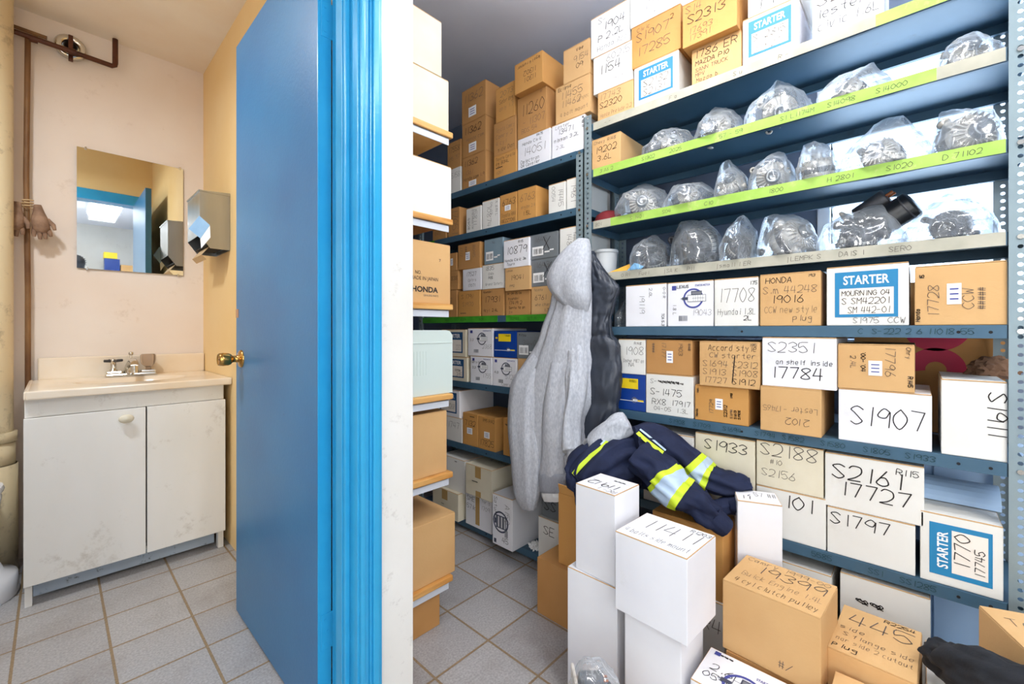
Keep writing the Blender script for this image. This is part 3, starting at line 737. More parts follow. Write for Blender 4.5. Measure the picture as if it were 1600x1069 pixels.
# ------------------------------------------------------------------ cardboard boxes
EXF, EXS = Vector((0, -1, 0)), Vector((1, 0, 0)); UZ = Vector((0, 0, 1))
WH = ('white', 'whiteb', 'cream', 'greyb', 'grey', 'bluebox')


def face(kind, w, h, d):
    if kind == 'F': return Vector((-.0007, w, 0)), EXF, UZ, w, h
    if kind == 'S': return Vector((0, -.0007, 0)), EXS, UZ, d, h
    if kind == 'L': return Vector((d, w + .0007, 0)), Vector((-1, 0, 0)), UZ, d, h
    if kind == 'T': return Vector((0, w, h + .0008)), EXF, EXS, w, d


def ink(mb, items, w, h, d, rng, only=None, lift=0, clip=False):
    """items: 'text|s|t|size|rot|face|ink' - fractions of the face"""
    for it in items:
        a = it.split('|'); tx = a[0].replace('&', '|'); s, t, z = float(a[1]), float(a[2]), float(a[3])
        rot = float(a[4]) if len(a) > 4 and a[4] else 0; fk = a[5] if len(a) > 5 and a[5] else 'F'; mk = a[6] if len(a) > 6 else 'inkl' if rng.random() < .6 else 'ink'
        if (fk == 'T') != (only == 'T'): continue
        O, ex, ey, fw, fh = face(fk, w, h, d); hh = z * fh
        n_ = ex.cross(ey); org = O + n_ * lift + ex * (s * fw) + ey * (t * fh)
        Rm = Matrix.Rotation(R(rot), 3, n_); e1 = Rm @ ex; e2 = Rm @ ey
        adv = sum(3.6 if c == ' ' else 3.6 if c in "1Iil.'" else 5.4 for c in tx) * hh / 6
        cx = abs(math.cos(R(rot))); room = (1 - s) * fw if rot == 0 else s * fw if abs(rot) == 180 else (1 - t) * fh if rot > 0 else t * fh
        room = min(room, (.82 - s) * fw) if (lift and rot == 0 and fk == 'F' and s > .15 and t > .12 and z > .05 and clip) else room
        k = min(1, room * .96 / max(adv, 1e-6))
        writing(mb, tx, org, e1 * k, e2, hh, M[mk], max(.0011, min(hh * .055, .0021)) * (1.4 if mk == 'ink' else 1), rng)


def rect(mb, fk, w, h, d, s0, t0, s1, t1, m, lift=.0):
    O, ex, ey, fw, fh = face(fk, w, h, d); n_ = ex.cross(ey)
    P = lambda s, t: O + n_ * lift + ex * (s * fw) + ey * (t * fh)
    mb.poly([P(s0, t0), P(s1, t0), P(s1, t1), P(s0, t1)], m)


def drawing(mb, fk, w, h, d, s, t, sz, kind, ring='emblem'):
    """printed emblem ring with a line drawing of a starter or alternator, sz = fraction of face height"""
    O, ex, ey, fw, fh = face(fk, w, h, d); c = O + ex * s * fw + ey * t * fh; r = sz * fh / 2; n_ = ex.cross(ey)
    def an(r0, r1, a0, a1, m, lift, k=26):
        P = [c + n_ * lift + (ex * math.cos(a) + ey * math.sin(a)) * rr for i in range(k + 1) for a in [a0 + (a1 - a0) * i / k] for rr in (r0, r1)]
        mb.add(P, [(2 * i, 2 * i + 1, 2 * i + 3, 2 * i + 2) for i in range(k)], m)
    an(r * .84, r, 0, 2 * math.pi, M[ring], .0002)
    def bx_(x0, y0, x1, y1, m, lift): mb.poly([c + n_ * lift + ex * x * r + ey * y * r for x, y in ((x0, y0), (x1, y0), (x1, y1), (x0, y1))], M[m])
    if kind == 'starter':
        bx_(-.55, -.35, 1.25, .35, 'print', .0004); bx_(-.5, -.3, 1.2, .30, 'label', .0006); bx_(-.1, -.02, 1.15, .02, 'print', .0008); bx_(-.2, .32, .85, .72, 'slate', .0004); bx_(-.12, .38, .78, .64, 'print', .0006)
        bx_(-1.1, -.14, -.55, .14, 'slate', .0004); bx_(-1.25, -.05, -1.1, .05, 'print', .0004)
        for k in range(5): bx_(.0 + k * .23, -.28, .03 + k * .23, .28, 'print', .0009)
    else:
        bx_(-.6, -.6, .7, .6, 'slate', .0004)
        for k in range(6): bx_(-.52 + k * .2, -.5, -.4 + k * .2, .5, 'label' if k % 2 else 'print', .0006)
        bx_(-.8, -.25, -.6, .25, 'slate', .0004)


def barcode(mb, fk, w, h, d, s0, t0, s1, t1, rng, m='print'):
    n = 14
    for k in range(n):
        a = s0 + (s1 - s0) * k / n; rect(mb, fk, w, h, d, a, t0, a + (s1 - s0) / n * rng.uniform(.3, .75), t1, M[m], .0003)


NB = [0]
def carton(lab, loc, w, h, d, col, items=(), style='', rz=0, grp='marked parts boxes on the shelving', fk='F', name='cardboard_box'):
    """carton whose front faces -X; loc = near lower right corner of the front"""
    NB[0] += 1; rng = random.Random(NB[0] * 17); m = M[col]; FT = .0026
    edge = M['kraft'] if col in ('white', 'whiteb', 'cream') else m
    q = MB(); q.box((0, 0, 0), (d, w, h - FT), m, .0022)
    ink(q, items, w, h, d, rng, None, .0008 if style else 0, style.startswith('starter'))
    o = q.build(name, loc=loc, rotz=rz); tag(o, lab, 'box', grp)
    # closed top flap with its raw board edge
    q = MB(); q.box((-.0003, .0008, h - FT + .0002), (d - .001, w - .0008, h - .0002), edge, .0006)
    q.poly([(.0010, .0018, h), (d - .0024, .0018, h), (d - .0024, w - .0018, h), (.0010, w - .0018, h)], m)
    ink(q, items, w, h, d, rng, 'T')
    q.build('top_flap', o)
    q = MB()
    if style.startswith('starter'):
        nv = M['printnavy'] if 'navy' in style else M['printblue']; f_ = fk
        if 'rot' in style:
            rect(q, f_, w, h, d, .12, .13, .88, .87, nv); rect(q, f_, w, h, d, .40, .20, .83, .80, M['labelc'], .0003)
            O, ex, ey, fw, fh = face(f_, w, h, d); n_ = ex.cross(ey)
            printed(q, 'STARTER', O + n_ * .0004 + ex * (.35 * fw) + ey * (.24 * fh), ey, -ex, .14 * fw, M['label'], .03, fit=.52 * fh)
        else:
            rect(q, f_, w, h, d, .11, .14, .88, .90, nv); rect(q, f_, w, h, d, .17, .19, .83, .62, M['labelc'], .0003)
            O, ex, ey, fw, fh = face(f_, w, h, d); n_ = ex.cross(ey)
            printed(q, 'STARTER', O + n_ * .0004 + ex * (.22 * fw) + ey * (.69 * fh), ex, ey, .15 * fh, M['label'], .03, fit=.56 * fw)
        q.build('printed_label', o)
    elif style.startswith('diag'):
        rect(q, fk, w, h, d, .10, .82, .20, .92, M['emblem']); drawing(q, fk, w, h, d, .58, .62, .44, 'starter', 'emblem' if 'b' in style else 'slate')
        O, ex, ey, fw, fh = face(fk, w, h, d); n_ = ex.cross(ey)
        printed(q, 'STARTER MOTOR', O + n_ * .0003 + ex * (.62 * fw) + ey * (.88 * fh), ex, ey, .045 * fh, M['emblem'], .02, fit=.32 * fw)
        barcode(q, fk, w, h, d, .26, .12, .46, .24, rng); q.build('printed_panel', o)
    elif style == 'alt':
        drawing(q, fk, w, h, d, .42, .48, .42, 'alt', 'slate'); rect(q, fk, w, h, d, .08, .04, .2, .12, M['slate']); barcode(q, fk, w, h, d, .62, .22, .78, .36, rng); q.build('printed_panel', o)
    elif style.startswith('sticker'):
        a = [float(x) for x in style.split(',')[1:]] or [.40, .36, .58, .66]
        rect(q, fk, w, h, d, a[0], a[1], a[2], a[3], M['label'], .0003)
        for k in range(3):
            t_ = a[1] + (a[3] - a[1]) * (.22 + .24 * k); rect(q, fk, w, h, d, a[0] + (a[2] - a[0]) * .2, t_, a[0] + (a[2] - a[0]) * .8, t_ + (a[3] - a[1]) * .07, M['emblem'], .0005)
        q.build('paper_label', o)
    elif style == 'greyx':
        rect(q, fk, w, h, d, .10, .14, .50, .50, M['label'], .0003); barcode(q, fk, w, h, d, .14, .2, .3, .42, rng); rect(q, fk, w, h, d, .54, .22, .72, .28, M['label'], .0003); rect(q, fk, w, h, d, .72, .28, .86, .33, M['label'], .0003)
        barcode(q, fk, w, h, d, .33, .2, .46, .42, rng); q.build('paper_label', o)
    elif style == 'bluecarton':
        rect(q, fk, w, h, d, .22, .60, .78, .88, M['yellowl'], .0003); barcode(q, fk, w, h, d, .5, .78, .74, .85, rng, 'slate'); rect(q, fk, w, h, d, .04, .26, .96, .275, M['label'], .0003)
        rect(q, fk, w, h, d, .08, .70, .18, .76, M['yellowl'], .0003); q.build('paper_label', o)
        q = MB(); drawing(q, fk, w, h, d, .66, .30, .16, 'starter', 'print'); rect(q, fk, w, h, d, .76, .27, .95, .31, M['yellowl'], .0004); q.build('printed_panel', o)
    elif style == 'taped':
        rect(q, fk, w, h, d, .40, .10, .56, 1.0, M['tape'] if col != 'white' else M['print'], .0003); q.build('packing_tape', o)
    elif style == 'brandtape':
        rect(q, fk, w, h, d, .38, .62, .60, .98, M['tape'], .0003); rect(q, fk, w, h, d, .40, .02, .60, .2, M['tape'], .0003); q.build('packing_tape', o)
    return o


GR = 'marked parts boxes on the right shelving'; GL = 'marked parts boxes on the far left shelving'


def B(lab, ul, ur, vt, z0, col, items=(), style='', X=None, d=.245, grp=GR, hmin=None, rz=0, fk='F', zt=None):
    """a box on the shelving: the edges of its front are read along the shelf line; returns the height of its top"""
    X = X or XS + .004
    A = atX(ul, vt if vt is not None else 400, X); C = atX(ur, 400, X)
    w = A.y - C.y - .0016; h = (zt or A.z) - z0 if hmin is None else hmin
    carton(lab, (X, C.y + .0008, z0 + .0004), w, h, d, col, items, style, rz, grp, fk)
    return z0 + h + .0006

# --- right shelving: every box of every level, bottom of a stack first
z = RP[0] + .03
t3 = B('small kraft box marked 17743 at the left end of the top shelf', 933.7, 990, 147, z, 'kraft', ['17743|.06|.70|.2', 'S2320|.06|.42|.2', 'Honda Prelude 2.2|.08|.1|.13'])
t2 = B('white box marked 60215 between two others at the left end of the top shelf', 927, 988, 91.6, t3, 'white', ['60215|.35|.74|.18', '1154|.16|.46|.22', '17171|.45|.1|.13'])
B('topmost white box marked S1904 high at the left end of the top shelf', 923, 984, 31.6, t2, 'white', ['S-|.2|.76|.15', '1904|.35|.56|.18', 'P 2.2L|.2|.32|.15', 'Honda Acc|.18|.1|.12'])
t4 = B('white box with blue STARTER label reading S2132 on the top shelf', 990.5, 1061, 108, z, 'white', ['S2132|.22|.42|.17', 'S2131|.22|.21|.15'], 'starter')
t5 = B('kraft box marked S1907 17285 on top of the S2132 starter box', 986.5, 1064, 45, t4, 'krafto', ['Civic|.12|.82|.09', 'S1907|.10|.58|.2', '17285|.12|.24|.2', '2|.80|.76|.1'])
B('white box above the kraft S1907 box touching the photo edge', 984.5, 1063, None, t5, 'white', ['17794|.3|.3|.2', '1716|.3|.08|.12'], hmin=.13)
t7 = B('kraft pickup-truck box marked 1786ER in the middle of the top shelf', 1080.5, 1158.7, 80, z, 'kraft', ['1786 ER|.06|.72|.2', 'MAZDA P10|.08|.52|.12', 'SANN TRUCK|.08|.34|.1', 'MPV|.08|.2|.1', 'Mazda b|.1|.05|.1'])
B('large golden kraft box marked S14 S2313 overhanging the top shelf', 1066, 1152, 10, t7, 'krafto', ['S14|.06|.76|.16', 'S2313|.1|.5|.2', '17693|.12|.26|.13', '17391|.12|.1|.13'], X=XS - .025, d=.27)
t9 = B('white box with blue STARTER label reading S-2315 on the top shelf', 1160, 1248, 33, z, 'whiteb', ['S-2315|.2|.44|.13', '17721|.42|.32|.11', '31912|.2|.2|.11'], 'starter')
B('pale box above the S-2315 starter box touching the photo edge', 1168, 1250, None, t9, 'white', ['1 1 1|.2|.1|.22'], hmin=.12)
B('white box marked for a 1.6 litre engine toward the right of the top shelf', 1269, 1382, None, z, 'whiteb', ['S2-11|.06|.5|.2', 'lester|.06|.3|.13', 'civic 1.6L|.08|.1|.13'], hmin=.17)
B('low purple printed box at the right end of the top shelf', 1386, 1440, None, z, 'printbox', hmin=.07) if 0 else None
z = RP[1] + .03
B('kraft box marked 19202 3.6L alone beside the bagged alternators', 924.6, 970, 220.5, z, 'kraft', ['Chevy R148|.08|.82|.1', '19202|.12|.50|.2', '3.6L|.2|.24|.17'], d=.19)
z = RP[4] + .03
B('white box marked 19119 sideways left of the printed starter motor box', 977.5, 1041, 447, z, 'whiteb', ['19119|.36|.76|.13|-90|F|inkl', '2.0L|.60|.9|.07|-90', '0-0 R|.93|.9|.06|-90', 'TCA 5.3|.9|.3|.06|-90'], '')
B('white printed starter motor box marked 19043 at eye level', 1043, 1114.6, 442.5, z, 'whiteb', ['LEXUS|.22|.86|.06', '19043|.56|.24|.13', '1.8 L|.13|.5|.07|-90'], 'diagb')
B('white box marked 17708 in large thin digits at eye level', 1116, 1185, 437, z, 'white', ['17708|.10|.50|.28', 'Hyundai 1.8L|.08|.24|.12', '2L|.68|.12|.09', '175|.82|.84|.07'])
B('kraft box marked CCW new style plug at eye level', 1187, 1283, 430, z, 'kraft', ['HONDA|.10|.82|.10', 'S.m 44248|.05|.62|.13', '19016|.20|.44|.14', 'CCW new style|.08|.25|.12', 'plug|.56|.10|.10', '193|.80|.9|.05'], grp=GR)
B('large white box with blue STARTER label at eye level', 1291, 1421, 419, z, 'white', ['MOURNING 04|.2|.50|.08', 'S SM42201|.2|.36|.1', 'SM 442-01|.28|.21|.1', 'S1975  CCW|.34|.04|.09'], 'starter')
B('kraft box marked 17728 CCW sideways at the right end at eye level', 1428.5, 1575, 417, z, 'kraft', ['17728|.28|.14|.13|90', 'CCW|.66|.26|.13|90', 'Honda|.06|.06|.05|90', '15|.11|.78|.05|90', '#####|.78|.25|.08|90'], 'sticker,.37,.34,.53,.68')
z = RP[5] + .03
a1 = B('blue carton with yellow label behind the dark vest', 960, 1008.5, 583, z, 'bluebox', [], 'bluecarton')
B('white box marked 1908 above the blue carton beside the vest', 966, 1008.5, 530, a1, 'white', ['1908|.25|.56|.22', 'Dodge 1987 on|.2|.34|.09', 'NA|.4|.22|.1', 'R148|.6|.85|.07'])
a2 = B('white box marked S-1475 RX8 17917 with a scribbled line', 1009, 1083.5, 583, z, 'white', ['S- ~~~~~~|.1|.76|.11', '~~~~~|.28|.78|.12||F|ink', 'S-1475|.1|.48|.16||F|ink', 'RX8|.14|.24|.14', '17917|.56|.26|.12||F|ink', '04-05  1.3L|.18|.1|.1'])
B('kraft box marked 17177 sideways above the S-1475 box', 1009.5, 1082, 531, a2, 'kraftd', ['17177|.36|.94|.12|-90', '1903|.72|.94|.12|-90', '####|.14|.9|.08|-90', 'R148|.92|.9|.06|-90'], 'sticker,.46,.34,.60,.68')
a3 = B('kraft box marked 17729 with a torn open end flap', 1085.5, 1170, 601, z, 'krafto', ['17729|.36|.22|.10|90', 'S2312|.62|.18|.08|90', 'S1694|.72|.16|.06|90', 'S1613|.79|.16|.06|90', 'S1908|.86|.16|.06|90', '1193|.72|.70|.05|90', 'R85|.08|.78|.05|90', 'Honda|.06|.1|.05|90'], 'sticker,.40,.36,.54,.66')
B('kraft box listing six part numbers under the words CW starter', 1092.5, 1188, 533, a3, 'kraft', ['Accord style|.16|.80|.12', 'CW starter|.18|.64|.11', 'S1694|.06|.44|.13', 'S1913|.06|.26|.13', '17727|.08|.08|.12', '&|.46|.26|.42', 'S2312|.56|.44|.13', 'S1908|.56|.26|.13', 'S1912|.56|.08|.12', '195|.84|.90|.06'], X=XS - .004)
a4 = B('kraft box marked 2102 and 17465 upside down under the S2351 box', 1187.5, 1284, 602.5, z, 'kraft', ['Lester -17465|.94|.58|.12|180', '2102|.82|.34|.14|180'], X=XS - .012)
B('white box marked S2351 on shelf inside 17784', 1190.5, 1307.5, 527, a4, 'whiteb', ['S2351|.08|.70|.2', 'on shelf inside|.2|.46|.09', "17784|.12|.18|.22"], X=XS - .008)
a5 = B('white box marked S1907 on the shelf below the 17796 box', 1309.5, 1457, 606.5, z, 'whiteb', ['S1907|.14|.34|.34'])
B("kraft box marked 17796 sideways above the large S1907 box", 1308.5, 1430, 537, a5, 'kraft', ['17796|.64|.96|.16|-90', "'00-'04|.32|.84|.08|-90", '2.4L|.18|.74|.09|-90', 'Chry|.90|.94|.07|-90', 'R145|.92|.34|.07|-90'], 'sticker,.42,.32,.60,.64')
B('large white box marked S1111 sideways at the right end of its shelf', 1470, 1575, 592, z, 'white', ['S1911|.72|.86|.16|-90'], d=.24)
z = RP[6] + .03
b1 = B('white box low on the shelf behind the navy sweatshirt sleeve', 1086, 1180, 762, z, 'white', ['S2|.6|.4|.2'])
B('white box marked S1933 in outlined digits beside the navy sweatshirt', 1086, 1180, 675, b1, 'cream', ['S1933|.16|.74|.17||F|ink'])
b2 = B('white box marked 101 half hidden behind the tall white box', 1181.5, 1291, 757, z, 'white', ['101|.42|.66|.26'])
B('white box marked S2188 S2156 between the S1933 and S2161 boxes', 1181.5, 1287, 687, b2, 'cream', ['S2188|.06|.70|.26', '#10|.22|.52|.1', 'S2156|.08|.24|.16'])
b3 = B('white box marked S1797 under the S2161 17727 box', 1292, 1431, 790, z, 'white', ['S1797|.04|.66|.24'])
B('white box marked S2161 17727 R115 with kraft top edge', 1288.5, 1445, 706, b3, 'white', ['S2161|.08|.56|.26', '17727|.16|.26|.24||F|ink', 'R115|.74|.80|.10||F|ink'])
B('white box with sideways blue STARTER label marked 17745 at the lower right', 1437, 1569, 797, z, 'white', ['1770|.62|.30|.15|90', '17745|.79|.24|.09|90'], 'starter rot')
B('plain white box beside the lowest stack behind the sweatshirt', 1005, 1084, 762, z, 'white', []); B('white box tucked behind the navy sweatshirt hem', 1005, 1084, 668, RP[6] + .03 + .118, 'white', [], hmin=.13)
z = RP[7] + .03
B('white box on the bottom level behind the kraft 445 box', 1312, 1455, 893, z, 'white', ['~~|.2|.78|.1', '~|.5|.62|.1'])
B('dark blue storage tub on the bottom level at the right end', 1460, 1560, 945, z, 'slatebox', []) if 0 else None
B('grey white box marked SL on the bottom level behind the tall white box', 1120, 1205, 850, z, 'white', ['SL 12|.2|.7|.15||F|ink', 'R145|.3|.9|.07'])
B('plain white box on the bottom level under the S1797 box', 1207, 1300, 872, z, 'white', [])

# --- far left shelving
z = LP[0] + .03
c = B('lowest of three stacked kraft boxes marked 1362 by the far wall', 722, 759, 249, z, 'kraftd', ['11362|.1|.7|.17', '1361|.15|.42|.13', 'Honda cam 1.9|.08|.24|.1'], 'sticker,.3,.03,.62,.2', grp=GL)
c = B('middle of three stacked kraft boxes marked 1362 by the far wall', 722, 759, 197, c, 'kraftd', ['11362|.1|.66|.2', 'Honda cam|.2|.44|.1'], 'sticker,.3,.1,.62,.36', grp=GL)
B('top of three stacked kraft boxes marked 1362 by the far wall', 721.5, 759, 145, c, 'kraftd', ['11362|.1|.6|.22'], 'sticker,.3,.14,.62,.42', grp=GL)
c = B('white box at the far end of the left top shelf', 699, 720, 267, z, 'white', ['15158|.2|.6|.2'], grp=GL)
B('dark kraft box marked 17558 over the white box at the far end', 699, 720, 226, c, 'kraftd', ['17558|.1|.6|.2', 'B95 75T|.1|.3|.15'], grp=GL)
c = B('kraft box lowest in the second stack on the left top shelf', 771.5, 807, 246, z, 'krafto', ['Toyota Corolla|.1|.76|.13', '6g B34L|.1|.56|.14||F|ink', '~~~~|.1|.4|.12||F|ink', '11207|.1|.16|.12'], grp=GL)
c = B('kraft box marked 4 cyl in the middle of the second stack', 771.5, 806, 195, c, 'kraftd', ['Toyota Camry|.1|.7|.12', 'Camry 2|.1|.5|.12', '4 cyl|.1|.3|.12', 'side Don|.2|.1|.11||F|ink'], grp=GL)
B('golden kraft box marked 2070 at the top of the second stack', 774.5, 804, 141, c, 'krafto', ['2073|.25|.7|.15', 'Sebring|.2|.5|.12||F|ink', 'only 1.7|.2|.3|.11'], grp=GL)
c = B('white box marked 14051 on the left top shelf', 809, 860, 219, z, 'whiteb', ['R475|.6|.88|.07', 'Honda Civic|.15|.74|.09||F|ink', '14051|.18|.40|.24', 'Dalectron|.1|.18|.1||F|ink', 'Q4 Cavalier|.1|.06|.09'], grp=GL)
c = B('kraft box marked 11260 between the 14051 box and the orange one', 808.5, 854, 156, c, 'kraftd', ['11260|.14|.52|.26', '- 11307|.2|.26|.16', 'BDS 54|.15|.1|.1', 'R|.8|.9|.07'], grp=GL)
B('orange kraft box marked 11302 11301 upside down just under the ceiling', 804, 848, 103, c, 'krafto', ['legal 4 runner|.94|.88|.09|180|F|ink', '11302|.80|.62|.15|180|F|ink', '11301|.80|.40|.15|180|F|ink'], X=XS - .03, d=.27, grp=GL)
c = B('white box marked 13471 beside the 14051 box at the post', 862, 914, 198, z, 'whiteb', ['Lester|.12|.84|.1', '13471|.2|.66|.15', 'nissan 3.2L|.08|.46|.1', '2.3L|.14|.24|.1', 'R 93 17|.92|.94|.06|-90'], grp=GL)
c = B('kraft box marked 11455 with 4 bolt mount above the 13471 box', 868, 922, 139, c, 'kraft', ['Eclipse|.08|.86|.08', '11455|.16|.60|.19', '11462|.18|.38|.17', '1.8 spec|.62|.40|.1', '4 bolt mount|.14|.14|.1'], grp=GL)
B('kraft box marked 9154 at the top right of the left stacks', 880, 922, 81, c, 'kraft', ['Vibe|.5|.8|.08', '9154|.4|.5|.17', '09|.5|.3|.14'], grp=GL)
z = LP[1] + .03
for a in (('dark kraft box half hidden behind the pine boards', 676, 697, 352, 'kraftd', ['17|.2|.6|.2', 'E45|.2|.3|.2']),
          ('kraft box marked 17051 sideways next to the pine shelf end', 700, 718, 328, 'kraftd', ['17051|.4|.95|.3|-90']),
          ('white box marked 15811 sideways beside the kraft 17051 box', 728.5, 752, 327, 'white', ['15811|.5|.95|.2|-90', '4408|.1|.6|.14|-90', 'Oldsmobile|.4|.9|.1|-90']),
          ('white box marked 10874 sideways touching the kraft 6763 box', 753.5, 780, 316, 'white', ['10874|.3|.8|.2|-90', '04-03|.5|.9|.1|-90', 'A 61N L|.8|.9|.1|-90']),
          ('kraft box marked 6763 with a white sticker', 781, 807.5, 306.5, 'krafto', ['6763|.15|.62|.2||F|ink', 'Toyota RAV|.1|.24|.12||F|ink', 'GEZZTDG|.1|.06|.1'], 'sticker,.3,.44,.66,.62'),
          ('kraft box marked 6763 with a bare side next to an empty gap', 808.5, 838, 298, 'krafto', ['6763|.15|.6|.22', 'engine 2.4|.2|.36|.1', '1.5L|.3|.14|.12']),
          ('white box marked 1445 sideways right of the empty gap', 857, 883.5, 290, 'white', ['1445|.6|.8|.2|-90', '0054|.2|.9|.15|-90']),
          ('white box marked 1961 sideways behind the post', 885, 904, 281, 'white', ['1961|.4|.8|.2|-90'])):
    B(a[0], a[1], a[2], a[3], z, a[4], a[5], a[6] if len(a) > 6 else '', grp=GL)
z = LP[2] + .03
STK = [
    (('kraft box at the hidden end of the green-taped left shelf', 690, 714, 455, 'kraftd', ['17|.4|.5|.2']), ('dark kraft box marked 838 half behind the Japanese-made carton', 690, 716, 426, 'kraftd', ['838|.6|.5|.2']), ('dark kraft box with white sticker half behind the Japanese-made carton', 700, 713.5, 397, 'kraftd', [], 'sticker,.3,.3,.6,.7')),
    (('darkened kraft box marked S1791 on the green-taped left shelf', 716, 750, 456, 'krafto', ['S 1791|.15|.7|.16', 'S1970|.2|.4|.16', '~~~~|.1|.1|.1']), ('white box marked 17527 in the middle of the stack', 723, 752, 421.5, 'whiteb', ['17527|.2|.66|.17', 'Optra|.3|.4|.13', '17071|.3|.16|.13']), ('small kraft box with white sticker over the white 17527 box', 715.5, 750, 384, 'kraftd', ['1717|.12|.9|.13|-90', '8045|.7|.9|.14|-90', '####|.35|.9|.1|-90'], 'sticker,.36,.34,.56,.66')),
    (('kraft box marked 17931 on the green-taped left shelf', 752.5, 787, 453, 'kraftd', ['Hyundai|.08|.86|.08||F|ink', '17931|.14|.50|.22', '4cyl  2.4L|.1|.16|.1']), ('white box marked 1835 under the grey blue carton', 753.5, 787.5, 415, 'white', ['1835|.15|.76|.16', 'Olds|.3|.56|.1', 'POS|.3|.40|.1||F|ink', 'Grand Safety|.15|.14|.1']), ('grey blue carton with white barcode label', 756.5, 786, 376, 'greyb', ['- No.|.3|.8|.1'], 'greyx')),
    (('kraft box marked 17419 right of the 17931 box', 790, 828, 456, 'kraftd', ['Ar 04 05 06|.08|.86|.09||F|ink', 'hyundai|.12|.64|.1||F|ink', '17419 2|.14|.44|.14', 'Santa fe on|.14|.26|.1||F|ink', '2.4|.14|.08|.09']), ('kraft box marked 19041 under the 10879 box', 789, 828, 420, 'kraft', ['Lexus|.08|.84|.08', '19041|.24|.46|.2', '1992|.18|.16|.1']), ('white box boldly marked 10879 with two lines of notes', 786.8, 826.5, 377, 'whiteb', ['R115|.6|.84|.08||F|ink', '10879|.12|.48|.26||F|ink', 'Honda Civic 3m|.06|.22|.09||F|ink', 'Tourn|.14|.08|.09||F|ink'])),
    (('kraft box marked 6761 next to the grey hood', 830, 872, 449, 'kraft', ['Toyota|.1|.84|.08', '6761|.14|.52|.17', 'whe charge|.16|.3|.1', '1.7L|.5|.1|.1']), ('grey carton with black cross under its twin', 829, 872.5, 407, 'grey', ['X|.48|.34|.5||F|ink', '1643|.2|.68|.2'], 'greyx'), ('grey carton with black cross and kraft top edge', 827.5, 872, 369, 'grey', ['X|.48|.34|.5||F|ink', '1645|.2|.68|.2'], 'greyx')),
    (('kraft box behind the grey hood lowest in its stack', 874, 904, 449, 'kraft', ['61|.2|.5|.2']), ('white box behind the grey hood in the middle of its stack', 874, 904, 402, 'white', []), ('white box marked 1485 sideways behind the grey hood', 874.5, 904, 358, 'white', ['1485|.4|.8|.2|-90', 'Toyota|.75|.8|.1|-90']))]
for st_ in STK:
    c = z
    for a in st_: c = B(a[0], a[1], a[2], a[3], c, a[4], a[5], a[6] if len(a) > 6 else '', grp=GL, X=XS - .008 if '10879' in a[0] else None)
z = LP[3] + .03
STK = [
    (('white box with navy STARTER label marked 315 on the lower stack', 690, 730, 556, 'cream', ['315|.6|.2|.16||F|ink', '5TFBA|.55|.4|.08'], 'starter navy'), ('white box with navy STARTER label above the 315 box', 690, 728, 515, 'cream', ['3333|.6|.24|.2'], 'starter navy')),
    (('printed starter motor box marked 1755 under its twin', 735, 768.5, 556, 'whiteb', ['Gerald|.06|.74|.09', '1755|.6|.24|.15', '3.3|.1|.54|.08'], 'diag'), ('printed starter motor box marked 1768 beside the blue carton', 731, 770, 513, 'whiteb', ['2368|.6|.28|.15', '3.3|.1|.54|.08'], 'diag')),
    (('printed starter motor box marked 5725 under the blue carton', 769.5, 807, 558, 'whiteb', ['5725|.56|.28|.15', 'Camry|.4|.04|.1', '4.0|.1|.44|.08'], 'diag'), ('blue carton with yellow label left of the grey hoodie', 771.5, 806.5, 517, 'bluebox', [], 'bluecarton')),
    (('kraft box with letter S next to the hanging hoodie', 809, 842, 560, 'kraft', ['S|.1|.4|.2||F|ink']), ('grey carton marked 3440 behind the hanging hoodie', 807.5, 845, 519, 'grey', ['3440|.25|.5|.2', 'Mitsu|.1|.84|.09'], 'greyx'))]
for st_ in STK:
    c = z
    for a in st_: c = B(a[0], a[1], a[2], a[3], c, a[4], a[5], a[6] if len(a) > 6 else '', grp=GL)
z = LP[4] + .03
c = B('white box marked 1747 under the navy STARTER 3268 box', 686, 722, 647, z, 'white', ['11747|.3|.56|.24'], grp=GL)
B('white box with navy STARTER label marked 3268 seen under a pine board', 684, 718, 606, c, 'whiteb', ['3268|.5|.3|.18||F|ink'], 'starter navy', grp=GL)
for a in (('kraft box marked 7132 with white sticker beside the 17825 box', 723, 746.5, 644, 'krafto', ['~~~|.5|.88|.08||F|ink', '7132|.15|.62|.16'], 'sticker,.3,.36,.66,.55'),
          ('kraft box marked 17825 with white sticker', 747.2, 774, 649, 'krafto', ['R95 R142|.3|.84|.09||F|ink', '17825|.1|.12|.18||F|ink'], 'sticker,.36,.36,.68,.55'),
          ('kraft box with sticker half hidden by the hoodie sleeve', 786, 806, 653, 'krafto', ['~~|.2|.8|.1||F|ink', '12|.3|.6|.16', '1750|.3|.2|.15'], 'sticker,.5,.36,.9,.55')):
    B(a[0], a[1], a[2], a[3], z, a[4], a[5], a[6], grp=GL)
z = LP[5] + .03
c = B('yellowed white box with brown tape lowest beside the pine shelf', 676, 716, 757, z, 'cream', ['~~~|.35|.42|.07'], 'brandtape', X=XS - .035, d=.28, grp=GL)
B('white box above the yellowed taped box at floor level', 689, 726, 709, c, 'white', ['~~|.6|.88|.06||F|ink'], '', X=XS - .012, d=.24, grp=GL)
c = B('white box marked 17051 with grey tape at floor level', 727.5, 768, 767, z, 'whiteb', ['SME|.06|.76|.14', '571k|.06|.52|.13', 'Yaris|.64|.84|.1', '1709|.62|.62|.12'], 'taped', X=XS - .012, grp=GL)
B('beige printed carton with partly open lid above the 17051 box', 727.5, 768.5, 723, c, 'cream', ['AUTOMATIC|.3|.4|.16||T|ink', '~~~~|.26|.46|.08||F|ink'], 'brandtape', X=XS - .03, d=.26, grp=GL)
